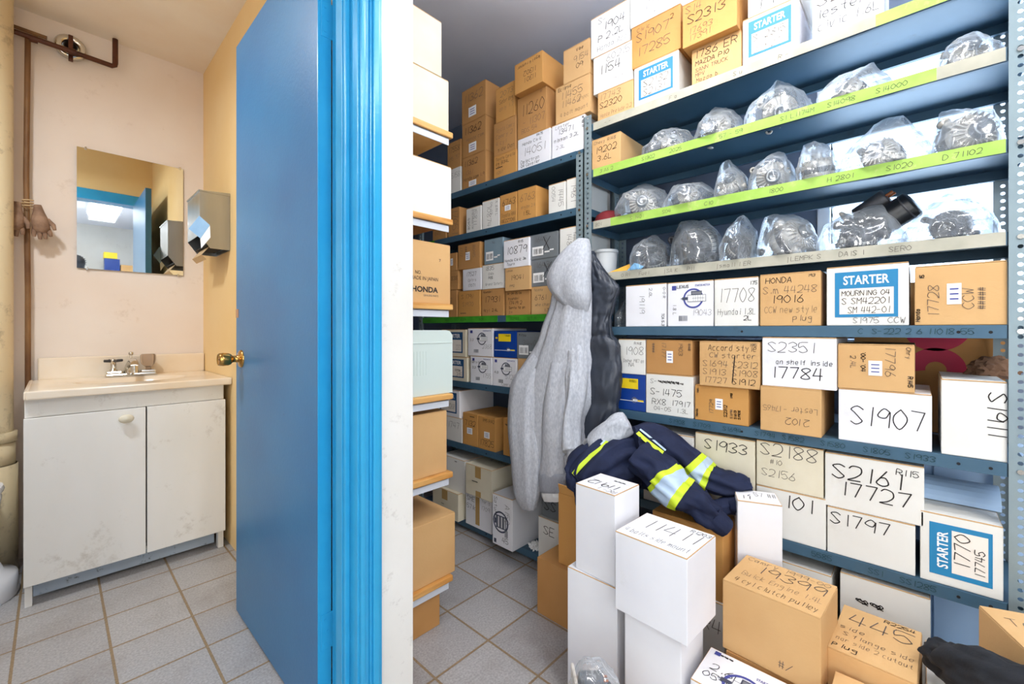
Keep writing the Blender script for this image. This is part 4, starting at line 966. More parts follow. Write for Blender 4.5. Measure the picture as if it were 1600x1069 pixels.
B('white printed alternator box standing out at floor level', 769.5, 801, 770, z - .0, 'whiteb', ['A150|.64|.86|.12|-90|F|inkl', 'Saturn|.1|.95|.08|-90', '45|.5|.1|.1'], 'alt', X=XS - .06, d=.28, grp=GL)
c = B('white box marked SE at floor level behind the grey cuff', 841, 884, 806, z, 'white', ['SE|.2|.62|.2||F|ink'], X=XS - .01, grp=GL)
B('grey brown box marked SS just under the grey sleeve cuff', 846, 888, 777, c, 'grey', ['SS|.1|.4|.5||F|ink'], grp=GL)

# --- boxes on the pine boards: fronts look toward the doorway (-Y)
def wood_box(lab, z0, ur, vt, col, Y=1.203, d=.28, items=(), ret=False, z1=None, x0=.668, style=''):
    A = atY(ur, vt, Y); w = A.x - x0; h = (z1 or A.z) - z0
    o = carton(lab, (x0, Y, z0 + .0005), d, h, w, col, items, style, 0, 'boxes on the pine boards', 'S')
    return z0 + h + .001


c = wood_box('tall white box standing on the top pine board', WB[0], 701, 127, 'cream')
wood_box('uppermost white box on the left stack near the ceiling', c, 690, 35, 'cream')
wood_box('large white box on the second pine board', WB[1], 705, 262, 'white')
c = wood_box('flat kraft carton lying under the white box on the second board', WB[2] + .236, 697, 372, 'kraft', Y=1.21) if 0 else 0
wood_box('yellowish kraft carton printed MADE IN JAPAN on the third pine board', WB[2], 703.5, 384, 'kraft', items=['7|.83|.70|.04||S'])
wood_box('kraft box with dented corner on the fifth pine board', WB[4], 698, 641, 'kraft')
wood_box('wide kraft box with rounded edge on the lowest pine board', WB[5], 711, 800, 'kraft', Y=1.20)
wood_box('kraft box on the floor under the lowest pine board', 0.0, 687, 925, 'kraftd', Y=1.206, z1=.128)
hb = [o for o in bpy.data.objects if o.get('label', '').startswith('yellowish kraft carton printed')][0]
w_ = atY(703.5, 384, 1.203).x - .668; h_ = atY(703.5, 384, 1.203).z - WB[2]
q = MB(); O = Vector((0, -.0008, 0))
printed(q, 'MADE IN JAPAN', O + EXS * (w_ * .44) + UZ * (h_ * .37), EXS, UZ, .0125, M['ink'], 0, fit=w_ * .375)
printed(q, 'HONDA', O + EXS * (w_ * .455) + UZ * (h_ * .18), EXS, UZ, .0185, M['ink'], .045, fit=w_ * .36)
printed(q, 'GENUINE PARTS', O + EXS * (w_ * .61) + UZ * (h_ * .11), EXS, UZ, .007, M['inkl'], 0, fit=w_ * .21)
printed(q, 'NO.', O + EXS * (w_ * .50) + UZ * (h_ * .46), EXS, UZ, .0125, M['ink'], 0, fit=w_ * .08)
q.build('printed_lettering', hb)
# pale ribbed plastic tub
mt = MB(); x1 = atY(707, 560, 1.203).x; zt = atY(700, 516, 1.203).z; z0 = WB[3]
prof = [(.67, z0 + .001), (x1, z0 + .001), (x1, zt - .018), (x1 - .012, zt - .003), (x1 - .03, zt), (.67, zt)]
V = [(x_, 1.203, z_) for x_, z_ in prof] + [(x_, 1.50, z_) for x_, z_ in prof]; n = len(prof)
mt.add(V, [tuple(range(n)), tuple(range(2 * n - 1, n - 1, -1))] + [(i, (i + 1) % n, (i + 1) % n + n, i + n) for i in range(n)], M['mint'])
for k in range(14): mt.box((.70 + k * .012, 1.2018, z0 + .07), (.703 + k * .012, 1.2032, z0 + .15), M['mint'], .0006)
mt.box((.67, 1.2015, zt - .045), (x1, 1.2032, zt - .041), M['mint'], .0006)
tag(mt.build('plastic_bin'), 'pale mint ribbed plastic bin on the fourth pine board', 'bin')

# ------------------------------------------------------------------ the loose pile of boxes on the floor
def C(lab, x, y, z, w, d, h, col, items=(), style='', rz=0.0):
    return carton(lab, (x, y, z), w, h, d, col, items, style, rz, 'boxes piled on the floor')


def open_box(lab, x, y, z, w, d, h, rz=0.0, lean=0.0):
    """open carton: four walls, flaps folded outward"""
    q = MB(); t = .004
    for a_, b_ in (((0, 0, 0), (d, t, h)), ((0, w - t, 0), (d, w, h)), ((0, t, 0), (t, w - t, h)), ((d - t, t, 0), (d, w - t, h)), ((t, t, 0), (d - t, w - t, t))): q.box(a_, b_, M['krafto'], .001)
    o = q.build('open_cardboard_box', loc=(x, y, z), rotz=rz); tag(o, lab, 'box', 'boxes piled on the floor')
    for ax, pos, a_ in (('x', 0, -14), ('y', w, 75)):
        q = MB(); T = Matrix.Translation((0 if ax == 'x' else 0, 0 if ax == 'x' else w, h)) @ (Matrix.Rotation(R(a_), 4, 'Y') if ax == 'x' else Matrix.Rotation(R(a_), 4, 'X'))
        if ax == 'x': q.box((0, .004, .001), (.0035, w - .004, .035), M['krafto'], .001, T)
        else: q.box((.004, -.0035, .001), (d - .004, 0, .05), M['krafto'], .001, T)
        q.build('flap', o)
    return o


C('low kraft box with torn top corner at the left of the floor pile', 1.197, .864, 0, .139, .19, .20, 'kraftd', ['S|.1|.6|.3||T'])
open_box('tall open kraft box standing on the torn kraft box beside the grey cuff', 1.218, .838, .2012, .085, .15, .245)
C('tall pale box reaching the floor under the 11912 box', .985, .560, 0, .155, .14, .359, 'whiteb')
C('tall slim white box marked 11912 standing behind the 11411 cube', .985, .566, .3602, .127, .118, .235, 'whiteb', ['11912|.9|.5|.24|180|T|ink', 'RC-1|.94|.2|.14|180|T|inkl', '~~~|.8|.8|.12|180|T'], rz=-.06)
C('pale box directly under the white 11411 cube', .965, .388, 0, .14, .135, .329, 'whiteb')
C('white cube box marked 11411 on top of the front stack', .943, .366, .3302, .182, .154, .192, 'whiteb', ['11411|.16|.46|.34|0|T|inkl', '4 bolts side mount|.06|.14|.13|0|T', 'R1203|.72|.82|.10|0|T'], rz=-.058)
C('white box propping up the kraft box under the navy sweatshirt', 1.235, .380, 0, .21, .165, .279, 'white', ['R4|.7|.7|.12', '11|.5|.5|.1'])
C('kraft box holding up the navy sweatshirt sleeve', 1.240, .386, .2802, .20, .13, .195, 'krafto')
C('hidden white box under the tall slim white box near the posts', 1.315, .262, 0, .105, .098, .219, 'white', rz=.38)
C('tall slim white box leaning by the shelf with printed top', 1.318, .262, .2202, .106, .095, .335, 'whiteb', ['57 ##|.45|.5|.3|0|T|ink', '11|.1|.2|.25|0|T|ink'], rz=.38)
C('kraft box supporting the large 19399 box', 1.108, .158, 0, .18, .155, .249, 'kraftd')
C('large kraft box marked 19399 with writing across its top', 1.10, .149, .2502, .198, .164, .166, 'kraft', ['19399|.22|.56|.24|0|T|inkl', 'Camry 1999-00|.06|.84|.11|0|T', 'Buick Engine 1.4L|.12|.34|.12|0|T', '4 cyl clutch pulley|.1|.10|.12|0|T', '#/|.60|.12|.1'], rz=-.06)
C('printed starter motor box lying flat before the large kraft box', .965, .188, 0, .180, .130, .250, 'whiteb', ['2.6L|.12|.44|.16|0|T|ink', '05-09|.08|.22|.14|0|T|ink', '~~~|.14|.86|.09|0|T|ink', 'R1224|.62|.40|.12|0|T|ink'])
o = [o for o in bpy.data.objects if o.get('label', '').startswith('printed starter motor box lying')][0]
q = MB(); drawing(q, 'T', .18, .25, .13, .52, .34, .62, 'starter', 'emblem'); O, ex, ey, fw, fh = face('T', .18, .25, .13)
printed(q, 'STARTER MOTOR', O + Vector((0, 0, .0004)) + ex * (.60 * fw) + ey * (.70 * fh), ex, ey, .008, M['emblem'], .02, fit=.34 * fw)
rect(q, 'T', .18, .25, .13, .08, .84, .15, .94, M['emblem'], .0003); q.build('printed_panel', o)
C('kraft box marked 445 with notes beside the large 19399 box', 1.152, .003, 0, .143, .205, .330, 'kraft', ['445|.12|.62|.22|0|T|inkl', 'R2254|.55|.90|.06|0|T', 'side|.06|.46|.07|0|T', 'S flange side|.12|.33|.07|0|T', 'nor side 2 cutout|.06|.20|.07|0|T', 'plug|.04|.07|.07|0|T'], rz=-.04)
C('low kraft box at the bottom edge before the 445 box', .985, -.018, 0, .148, .155, .295, 'kraft', ['Y1|.2|.4|.3|0|T'])
C('white box under the black knit cloth at the right corner', 1.15, -.215, 0, .205, .24, .300, 'white', ['FRONT|.2|.5|.14|0|T'])
C('kraft box with notes at the far right corner of the pile', 1.196, -.348, .3012, .20, .20, .150, 'kraft', ['Toyota 45|.1|.7|.12|0|T', '14R|.5|.5|.12|0|T'], rz=.37)
C('kraft box at the lower edge carrying the bagged black starter', .74, .45, 0, .15, .13, .19, 'kraftd')


# ------------------------------------------------------------------ bagged parts
def make_alternator(dark=False, name='alternator'):
    """axis along -X, centre at the origin, radius about .065"""
    A = M['alud'] if dark else M['alu']; e = empty(name)
    T = Matrix.Rotation(R(-90), 4, 'Y')          # local z -> -X
    q = MB()
    q.lathe([(.018, .052), (.030, .052), (.034, .047), (.056, .040), (.063, .030), (.064, .012)], A, 36, T)
    q.lathe([(.064, -.012), (.063, -.034), (.054, -.046), (.02, -.05), (0, -.05)], A, 36, T)
    for k in range(22):                           # fan-vent fins
        a = 2 * math.pi * k / 22
        q.box((.032, -.0022, .030), (.0625, .0022, .052), A, .0008, T @ Matrix.Rotation(a, 4, 'Z'))
        q.box((.052, -.002, -.044), (.066, .002, -.014), A, .0008, T @ Matrix.Rotation(a, 4, 'Z'))
    q.build('housing', e)
    q = MB(); q.lathe([(.060, .013), (.0655, .012), (.0655, -.012), (.060, -.013)], M['alud'] if not dark else M['alu'], 36, T)
    for k in range(30): q.box((.064, -.0012, -.011), (.0672, .0012, .011), M['alud'], 0, T @ Matrix.Rotation(2 * math.pi * k / 30, 4, 'Z'))
    q.build('stator_ring', e)
    q = MB(); q.lathe([(.031, .030), (.05, .030)], M['dark'], 30, T); q.lathe([(.034, .034), (.052, .033), (.052, .029)], M['copper'], 30, T); q.build('winding', e)
    q = MB(); q.lathe([(.012, .050), (.027, .056), (.029, .058)] + [(.024 + .004 * (k % 2), .060 + .0026 * k) for k in range(7)] + [(.029, .079), (.016, .080), (.016, .074), (.0, .074)], M['blackm'] if dark else M['steel'], 28, T); q.build('pulley', e)
    for a, L_ in ((60, .085), (240, .088), (150, .078)):
        q = MB(); X = T @ Matrix.Rotation(R(a), 4, 'Z')
        q.box((.054, -.012, .014), (L_, .012, .034), A, .004, X); q.lathe([(.011, .010), (.014, .012), (.014, .036), (.011, .038), (.006, .038), (.006, .010)], A, 16, X @ Matrix.Translation((L_, 0, 0))); q.build('mounting_ear', e)
    for k in range(4):
        q = MB(); q.lathe([(.005, .036), (.005, .046), (0, .046)], M['chrome'], 6, T @ Matrix.Rotation(R(45 + 90 * k), 4, 'Z') @ Matrix.Translation((.050, 0, 0)), smooth=False); q.build('bolt', e)
    return e


def make_starter(name='starter_motor'):
    e = empty(name); T = Matrix.Rotation(R(-90), 4, 'Y')
    q = MB(); q.lathe([(.0, -.085), (.030, -.085), (.038, -.080), (.038, .02), (.040, .022), (.040, .045), (.03, .05)], M['blackm'], 30, T)
    for k in range(3): q.lathe([(.0385, -.07 + .04 * k), (.0395, -.068 + .04 * k), (.0385, -.066 + .04 * k)], M['alud'], 30, T)
    q.build('motor_body', e)
    q = MB(); q.lathe([(0, -.05), (.022, -.05), (.024, -.045), (.024, .03), (.018, .034)], M['alud'], 24, T @ Matrix.Translation((.058, 0, 0)))
    for a in (-.010, .010): q.lathe([(.004, -.068), (.004, -.05)], M['copper'], 10, T @ Matrix.Translation((.058, a, 0)))
    q.build('solenoid', e)
    q = MB(); q.box((-.044, -.046, .044), (.082, .046, .056), M['alu'], .006, T); q.lathe([(.034, .056), (.030, .075), (.026, .105), (.018, .11), (.01, .11)], M['alu'], 26, T)
    for k in range(10): q.box((.014, -.002, .10), (.021, .002, .116), M['steel'], 0, T @ Matrix.Rotation(R(36 * k), 4, 'Z'))
    q.build('drive_nose', e)
    for a in (-.034, .034):
        q = MB(); q.lathe([(.009, .040), (.009, .060), (.005, .060)], M['chrome'], 12, T @ Matrix.Translation((-.028, a, 0))); q.build('bolt', e)
    return e


_bag_n = [0]
def bag(lab, cx, cy, z0, ax, ay, hh, peak=(0, 0, 0), name='plastic_bag', seed=None, grp='clear plastic bags over the parts'):
    """crumpled clear plastic bag with a flat base; semi-axes ax, ay; height hh; peak = gathered corner (dx, dy, dz)"""
    _bag_n[0] += 1; sd = _bag_n[0] * 3.7; rg = random.Random(_bag_n[0] * 31); pk = Vector(peak)
    bm = bmesh.new()
    # the film is stretched over the part below and stands up in a few loose corners
    for k in range(16):
        a = 2 * math.pi * k / 16; m_ = rg.uniform(.86, 1.04)
        for zz, rr in ((0, 1.0), (.35, .98), (.68, .80)):
            if zz and rg.random() < .35: continue
            bm.verts.new((math.cos(a) * ax * rr * m_, math.sin(a) * ay * rr * m_, hh * zz))
    for k in range(5):
        a = rg.uniform(0, 6.28); bm.verts.new((math.cos(a) * ax * .35, math.sin(a) * ay * .42, hh * rg.uniform(.86, .98)))
    if pk.length > 1e-6:
        for k in range(3): bm.verts.new((pk.x + rg.uniform(-.02, .02), pk.y + rg.uniform(-.35, .35) * ay, hh + pk.z * rg.uniform(.8, 1.05)))
    else:
        a = rg.uniform(-.45, .45); bm.verts.new((rg.uniform(-.03, .03), a * ay, hh * 1.04)); bm.verts.new((rg.uniform(-.03, .03), (a + .3) * ay, hh * 1.0))
    r_ = bmesh.ops.convex_hull(bm, input=bm.verts[:]); bad = list({g for g in r_['geom_interior'] + r_['geom_unused'] if isinstance(g, bmesh.types.BMVert)})
    if bad: bmesh.ops.delete(bm, geom=bad, context='VERTS')
    bmesh.ops.subdivide_edges(bm, edges=bm.edges[:], cuts=5, use_grid_fill=True)
    bmesh.ops.recalc_face_normals(bm, faces=bm.faces); bm.normal_update()
    for v_ in bm.verts:
        p = v_.co.copy() * 10; nn = v_.normal.copy()
        f = noise.noise(Vector((p.x * 1.1 + sd, p.y * 1.1, p.z * .8))); g = abs(noise.noise(Vector((p.x * 2.6 + sd, p.y * 2.6, p.z * 1.2)))); h_ = abs(noise.noise(Vector((p.x * 5 + sd, p.y * 5 + p.z * 3, p.z * 5))))
        q_ = v_.co + nn * (f * .007 - g * .017 + .003 - h_ * .006)
        if v_.co.z < .002: q_.z = .0008
        q_.z = max(q_.z, .0008); v_.co = q_
    bmesh.ops.smooth_vert(bm, verts=[v_ for v_ in bm.verts if v_.co.z > .004], factor=.3, use_axis_x=True, use_axis_y=True, use_axis_z=True)
    me = bpy.data.meshes.new(name); bm.to_mesh(me); bm.free(); me.materials.append(M['film'])
    for p in me.polygons: p.use_smooth = True
    o = bpy.data.objects.new(name, me); COL.objects.link(o); o.location = (cx, cy, z0 + .0006)
    return tag(o, lab, 'plastic bag', grp)


alt0 = make_alternator(); altd = make_alternator(True); sta0 = make_starter()
used = set()


def inside(proto, lab, cat, x, y, z, rot, s=1.0, grp='rebuilt alternators and starters in bags'):
    o = proto if proto.name not in used else copy_tree(proto); used.add(proto.name)
    o.location = (x, y, z); o.rotation_euler = [R(a) for a in rot]; o.scale = (s, s, s)
    return tag(o, lab, cat, grp)


def bagged(tag_, ul, ur, vt, z0, kind, rot, s=1.0, peak=(0, 0, 0), X=None, dx=0, r_=.066):
    Xc = (X or XS + .105); A = atX(ul, vt, XS + .05); C_ = atX(ur, vt, XS + .05)
    ay = (A.y - C_.y) / 2; cy = (A.y + C_.y) / 2; hh = max(.09, atX((ul + ur) / 2, vt, XS + .05).z - z0 - peak[2])
    s_ = min(s, (hh - .008) / (2.35 * r_), ay * .98 / .082)
    p = {'alt': alt0, 'dark': altd, 'starter': sta0}[kind]
    nm = {'alt': 'silver alternator', 'dark': 'dark grey alternator', 'starter': 'black starter motor'}[kind]
    inside(p, f'{nm} inside {tag_}', 'starter motor' if kind == 'starter' else 'alternator', Xc, cy + dx, z0 + r_ * s_ + .006, rot, s_)
    bag(f'clear plastic bag {tag_}', Xc, cy, z0, .122, ay * 1.12, hh * 1.03, peak)


z = RP[1] + .03
for t_ in (('the small bag next to the kraft 19202 box', 1003, 1078, 197, 'alt', (0, 20, 30), .9), ('the bag second from the kraft 19202 box with fins showing', 1080, 1158, 163, 'alt', (0, 0, -20), 1), ('the tall bag drooping over the lime tape', 1160, 1268, 118, 'alt', (0, -25, 15), 1, (0, .01, .02)),
           ('the bag left of the bright blind gap', 1270, 1388, 98, 'alt', (10, 30, -35), 1, (0, -.02, .012)), ('the topmost bag reaching the perforated post', 1458, 1572, 52, 'alt', (0, 40, 20), .9)):
    bagged(t_[0], t_[1], t_[2], t_[3], z, *t_[4:7], **({'peak': t_[7]} if len(t_) > 7 else {}))
z = RP[2] + .03
for t_ in (('the first bag right of the maroon cloth', 957, 1036, 281, 'alt', (0, 0, 20), 1, (0, .03, .01)), ('the low bag with a tilted alternator', 1030, 1110, 282, 'alt', (90, 30, 0), .9), ('the bag with an upright pleated corner', 1112, 1165, 240, 'alt', (0, 45, -10), .8, (0, .02, .045)),
           ('the bag in the middle of the lime-taped level', 1167, 1238, 236, 'alt', (0, -10, 10), 1), ('the smooth bag lying across the shelf', 1240, 1308, 216, 'alt', (60, 80, 0), .9), ('the large bag gathered to a tall peak', 1312, 1450, 170, 'alt', (0, 20, -20), 1.1, (0, -.01, .05)), ('the bag with a big toothed alternator by the post', 1452, 1574, 158, 'alt', (0, 0, 30), 1.2)):
    bagged(t_[0], t_[1], t_[2], t_[3], z, *t_[4:7], **({'peak': t_[7]} if len(t_) > 7 else {}))
z = RP[3] + .03
for t_ in (('the narrow bag beside the white tub', 981, 1040, 363, 'dark', (0, 30, 20), .9, (0, 0, .01)), ('the clear bag with a round flat motor face', 1042, 1120, 341, 'dark', (0, -12, -15), 1.1), ('the bag with shiny bolts behind the round motor', 1122, 1180, 336, 'dark', (0, 30, 40), .9),
           ('the silvery wrinkled bag above the 17708 box', 1182, 1275, 331, 'alt', (0, 20, 70), 1), ('the dark bag with a black cylinder sticking up', 1278, 1408, 318, 'dark', (0, 40, 15), 1.1, (0, -.03, .012)), ('the biggest dark bag at the right end of the fourth level', 1412, 1572, 292, 'dark', (0, -10, -15), 1.35, (0, .02, .03))):
    bagged(t_[0], t_[1], t_[2], t_[3], z, *t_[4:7], **({'peak': t_[7]} if len(t_) > 7 else {}))
A = atX(1345, 385, XS + .09)
inside(sta0, 'black starter cylinder poking up beside the dark bag', 'starter motor', XS + .12, A.y - .04, RP[3] + .03 + .075, (0, -30, -104), .95)
bag('crumpled clear bag behind the vest on the eye-level shelf', XS + .10, atX(968, 480, XS + .05).y, RP[4] + .03, .07, .035, .10)
# bagged starter in the foreground
inside(sta0, 'black starter motor in a bag at the bottom edge near the pale boxes', 'starter motor', .80, .525, .222, (0, 0, -46), .62)
bag('clear plastic bag over the black starter at the bottom edge', .815, .518, .1905, .066, .066, .10, (0, .0, .0))

# small things on the fourth level: tub, cards
A = atX(932, 400, XS + .10)
e = empty('plastic_tub', (XS + .10, atX(946, 400, XS + .10).y, RP[3] + .0305)); tag(e, 'small white plastic tub with lid at the left end of the fourth level', 'tub')
q = MB(); q.lathe([(0, 0), (.040, 0), (.042, .003), (.047, .092)], M['whitepl'], 36); q.build('tub_body', e)
q = MB(); q.lathe([(.046, .090), (.051, .090), (.051, .101), (.048, .104), (0, .1045)], M['whitepl'], 36); q.build('lid', e)
z = RP[3] + .031
q = MB(); a = atX(955, 425, XS + .02)
q.add([(XS + .005, a.y, z), (XS + .03, a.y - .075, z), (XS + .05, a.y - .06, z + .03), (XS + .006, a.y, z + .001), (XS + .031, a.y - .075, z + .001), (XS + .051, a.y - .06, z + .031)], [(0, 1, 2), (5, 4, 3), (0, 3, 4, 1), (1, 4, 5, 2), (2, 5, 3, 0)], M['orange']); tag(q.build('paper_card'), 'folded amber paper card at the front of the fourth level', 'paper')
q = MB(); q.add([(XS + .004, a.y - .076, z), (XS + .01, a.y - .125, z), (XS + .05, a.y - .12, z + .018), (XS + .04, a.y - .085, z + .03), (XS + .004, a.y - .076, z + .001), (XS + .01, a.y - .125, z + .001), (XS + .05, a.y - .12, z + .019), (XS + .04, a.y - .085, z + .031)], [(0, 1, 2, 3), (7, 6, 5, 4), (0, 4, 5, 1), (1, 5, 6, 2), (2, 6, 7, 3), (3, 7, 4, 0)], M['postit']); tag(q.build('paper_card'), 'crumpled sky blue paper slip next to the amber card', 'paper')
# maroon cap on the third level
cpt = atX(945, 335, XS + .07)
q = MB(); pr = [(0, .055), (.03, .052), (.05, .038), (.058, .015), (.060, 0)]; q.lathe([(r_, z_) for r_, z_ in pr][::-1], M['redcap'], 28, Matrix.Translation((0, 0, .001)))
q.box((-.09, -.035, .001), (-.03, .035, .004), M['redcap'], .001); o = q.build('baseball_cap', loc=(XS + .10, cpt.y + .0, RP[2] + .0305)); tag(o, 'maroon cap lying at the left end of the third level', 'cap')

# things seen behind the shelving
q = MB(); y0, y1 = -.19, .15; xb = XS + SD + .05
q.box((xb, y0, .722), (xb + .16, y1, 1.16), M['kraftd'], .004)
def ring(mb, cy_, cz_, r0, r1, m, x, a0=0, a1=360, k=30):
    P = [(x, cy_ + rr * math.cos(R(a0 + (a1 - a0) * i / k)), cz_ + rr * math.sin(R(a0 + (a1 - a0) * i / k))) for i in range(k + 1) for rr in (r0, r1)]
    mb.add(P, [(2 * i, 2 * i + 1, 2 * i + 3, 2 * i + 2) for i in range(k)], m)
ring(q, -.035, .905, .022, .062, M['red'], xb - .0006, -10, 190); ring(q, -.035, 1.03, .028, .072, M['red'], xb - .0006, 60, 330)
tag(q.build('moving_box'), 'tall brown moving box with crimson ring logos behind the right shelving', 'box')
bm = bmesh.new(); bmesh.ops.create_icosphere(bm, subdivisions=4, radius=1)
for v_ in bm.verts:
    p = v_.co; k = 1 + .35 * (abs(noise.noise(p * 2.2)) - .2) + .25 * (abs(noise.noise(p * 5)) - .2); v_.co = Vector((p.x * .035 * k, p.y * .045 * k, max(-.02, p.z * .034 * k)))
me = bpy.data.meshes.new('crumpled_paper'); bm.to_mesh(me); bm.free(); me.materials.append(M['rag'])
o = bpy.data.objects.new('crumpled_paper', me); COL.objects.link(o); o.location = (XS + .20, -.135, RP[5] + .03 + .19); tag(o, 'crumpled brown packing paper above the large white S1911 box', 'paper')
for z_, r_, lb in ((1.035 - .06, .014, 'upper pale pipe running behind the boxes under the eye-level shelf'), (.935, .014, 'lower pale pipe running behind the boxes under the eye-level shelf')):
    q = MB(); q.tube([(WXO - .05, .16, z_), (WXO - .05, 1.2, z_)], r_, M['alum_pipe'], 14); tag(q.build('wall_pipe'), lb, 'pipe')
q = MB(); q.box((XS + SD + .04, -.36, 0), (XS + SD + .22, .30, .72), M['paleblue'], .006); q.box((XS + SD + .034, -.33, .05), (XS + SD + .04, -.03, .68), M['paleblue'], .002); q.box((XS + SD + .034, -.01, .05), (XS + SD + .04, .27, .68), M['paleblue'], .002); tag(q.build('low_cabinet'), 'pale blue low cabinet behind the right shelving under the brown moving box', 'cabinet')
q = MB(); A = atX(1437, 790, XS + .1); C_ = atX(1566, 790, XS + .1); zt = atX(1437, 797, XS).z
pr_ = [(.10 + .055 * math.cos(R(a)), .055 * math.sin(R(a)) * .85) for a in range(0, 181, 15)]
V = [(XS + .06 + x_, A.y - .004, zt + .002 + z_) for x_, z_ in pr_] + [(XS + .06 + x_, C_.y, zt + .002 + z_) for x_, z_ in pr_]; n = len(pr_)
q.add(V, [tuple(range(n)), tuple(range(2 * n - 1, n - 1, -1))] + [(i, (i + 1) % n, (i + 1) % n + n, i + n) for i in range(n)], M['paleblue'], False); tag(q.build('foam_roll'), 'pale blue rounded foam piece on the lower right STARTER box', 'foam')
# tissue on the floor
bm = bmesh.new(); bmesh.ops.create_icosphere(bm, subdivisions=4, radius=1)
for v_ in bm.verts:
    p = v_.co; k = 1 + 1.1 * (abs(noise.noise(p * 3)) - .2) + .5 * (noise.noise(p * 7)); v_.co = Vector((p.x * .022 * k, p.y * .026 * k, max(-.012, p.z * .014 * k)))
me = bpy.data.meshes.new('tissue'); bm.to_mesh(me); bm.free(); me.materials.append(M['label'])
o = bpy.data.objects.new('tissue', me); COL.objects.link(o); tp_ = atd(834, 857, 1.905); o.location = (1.462, tp_.y, .0625); tag(o, 'crumpled white tissue on the floor-level shelf by the SE box', 'tissue')

# ------------------------------------------------------------------ clothes
def cloth_rings(rings, amp, seed, fu=3.0, fv=2.0, fine=.25, sharp=False):
    """displace closed rings with fold noise that runs along the length"""
    out = []
    for i, rg in enumerate(rings):
        c = sum((Vector(p) for p in rg), Vector()) / len(rg); n = len(rg); r2 = []
        for k, p in enumerate(rg):
            p = Vector(p); a = 2 * math.pi * k / n; t = i / max(1, len(rings) - 1)
            f = noise.noise(Vector((math.cos(a) * fu, math.sin(a) * fu, t * fv + seed))); g = noise.noise(Vector((math.cos(a) * fu * 2.3, math.sin(a) * fu * 2.3, t * fv * 2 + seed * 2)))
            if sharp: f = .35 - 2 * abs(f)
            d = p - c
            if d.length > 1e-6: d.normalize()
            r2.append(p + d * amp * (f + fine * g))
        out.append(r2)
    return out


def interp(keys, n):
    """catmull-rom through key tuples"""
    K = [Vector(k) if not isinstance(k, Vector) else k for k in keys]; out = []
    m = len(keys) - 1
    for i in range(n):
        t = i / (n - 1) * m; j = min(int(t), m - 1); t -= j
        a, b_, c_, d_ = (keys[max(j - 1, 0)], keys[j], keys[j + 1], keys[min(j + 2, m)])
        out.append(tuple(.5 * (2 * b_[q_] + (c_[q_] - a[q_]) * t + (2 * a[q_] - 5 * b_[q_] + 4 * c_[q_] - d_[q_]) * t * t + (3 * b_[q_] - a[q_] - 3 * c_[q_] + d_[q_]) * t ** 3) for q_ in range(len(b_))))
    return out


def hang(secs, n=44, k=36):
    """hanging garment: sections (v, u_left, u_right, x_centre, half thickness) -> rings round a vertical axis"""
    rings = []
    for v_, ul, ur, X, th in interp(secs, n):
        a = atX(ul, v_, X); c = atX(ur, v_, X); z = (a.z + c.z) / 2; my = (a.y + c.y) / 2; hw = (a.y - c.y) / 2; z0_ = a.z; z1_ = c.z
        rg = []
        for j in range(k):
            t = 2 * math.pi * j / k; cc = math.cos(t); ss = math.sin(t)
            rg.append((X + math.copysign(abs(ss) ** .8, ss) * th, my + math.copysign(abs(cc) ** .9, cc) * hw, z + (z0_ - z1_) / 2 * cc))
        rings.append(rg)
    return rings


def ctube(path, n=30, k=26):
    """soft tube: path of (x, y, z, half width, half height, roll)"""
    P = interp(path, n); rings = []; up = None
    for i, p in enumerate(P):
        c = Vector(p[:3]); t = (Vector(P[min(i + 1, n - 1)][:3]) - Vector(P[max(i - 1, 0)][:3])).normalized()
        u_ = Vector((0, 0, 1)) if abs(t.z) < .8 else Vector((-1, 0, 0))
        a = t.cross(u_).normalized(); b_ = a.cross(t).normalized()
        rings.append([c + a * math.cos(2 * math.pi * j / k) * p[3] + b_ * math.sin(2 * math.pi * j / k) * p[4] for j in range(k)])
    return rings


def garment(name, rings, m, par=None):
    q = MB(); loftv(q, rings, m); o = q.build(name)
    if par: attach(o, par)
    return o


# grey hooded sweatshirt hanging from the post between the two units
hd = empty('hooded_sweatshirt', (1.37, .97, 1.37)); tag(hd, 'heather grey hooded sweatshirt hanging by its hood from the shelving post', 'sweatshirt')
garment('hood', cloth_rings(hang([(373, 905, 919, 1.385, .012), (388, 885, 922, 1.372, .030), (410, 868, 923, 1.362, .044), (432, 858, 922, 1.356, .050), (448, 860, 922, 1.354, .050), (462, 869, 922, 1.354, .048), (476, 882, 921, 1.358, .038), (486, 896, 920, 1.364, .020)], 44, 44), .008, 3, 1.6, 1.5, .3), M['hoodie'], hd)
garment('body', cloth_rings(hang([(436, 880, 916, 1.385, .022), (456, 866, 921, 1.380, .036), (480, 861, 922, 1.376, .042), (508, 850, 922, 1.372, .045), (540, 840, 922, 1.37, .048), (580, 822, 924, 1.365, .05), (625, 800, 926, 1.36, .052), (680, 797, 905, 1.355, .05), (735, 802, 893, 1.35, .042), (762, 812, 884, 1.352, .036)], 70, 56), .026, 8, 2.4, .9, .35), M['hoodie'], hd)
garment('sleeve', cloth_rings(hang([(515, 850, 872, 1.372, .008), (545, 836, 868, 1.364, .022), (572, 818, 860, 1.350, .032), (600, 801, 852, 1.338, .036), (660, 796, 846, 1.325, .036), (720, 801, 847, 1.32, .034), (768, 806, 845, 1.325, .030), (790, 815, 840, 1.33, .022), (797, 822, 836, 1.33, .012)], 50), .012, 12, 2, 1.6), M['hoodie'], hd)
s2 = garment('sleeve', cloth_rings(hang([(512, 878, 898, 1.37, .008), (540, 868, 902, 1.355, .022), (575, 862, 904, 1.338, .03), (640, 852, 898, 1.32, .034), (700, 850, 892, 1.315, .034), (742, 846, 889, 1.315, .032)], 40), .014, 19, 2, 1.4), M['hoodie'], hd)
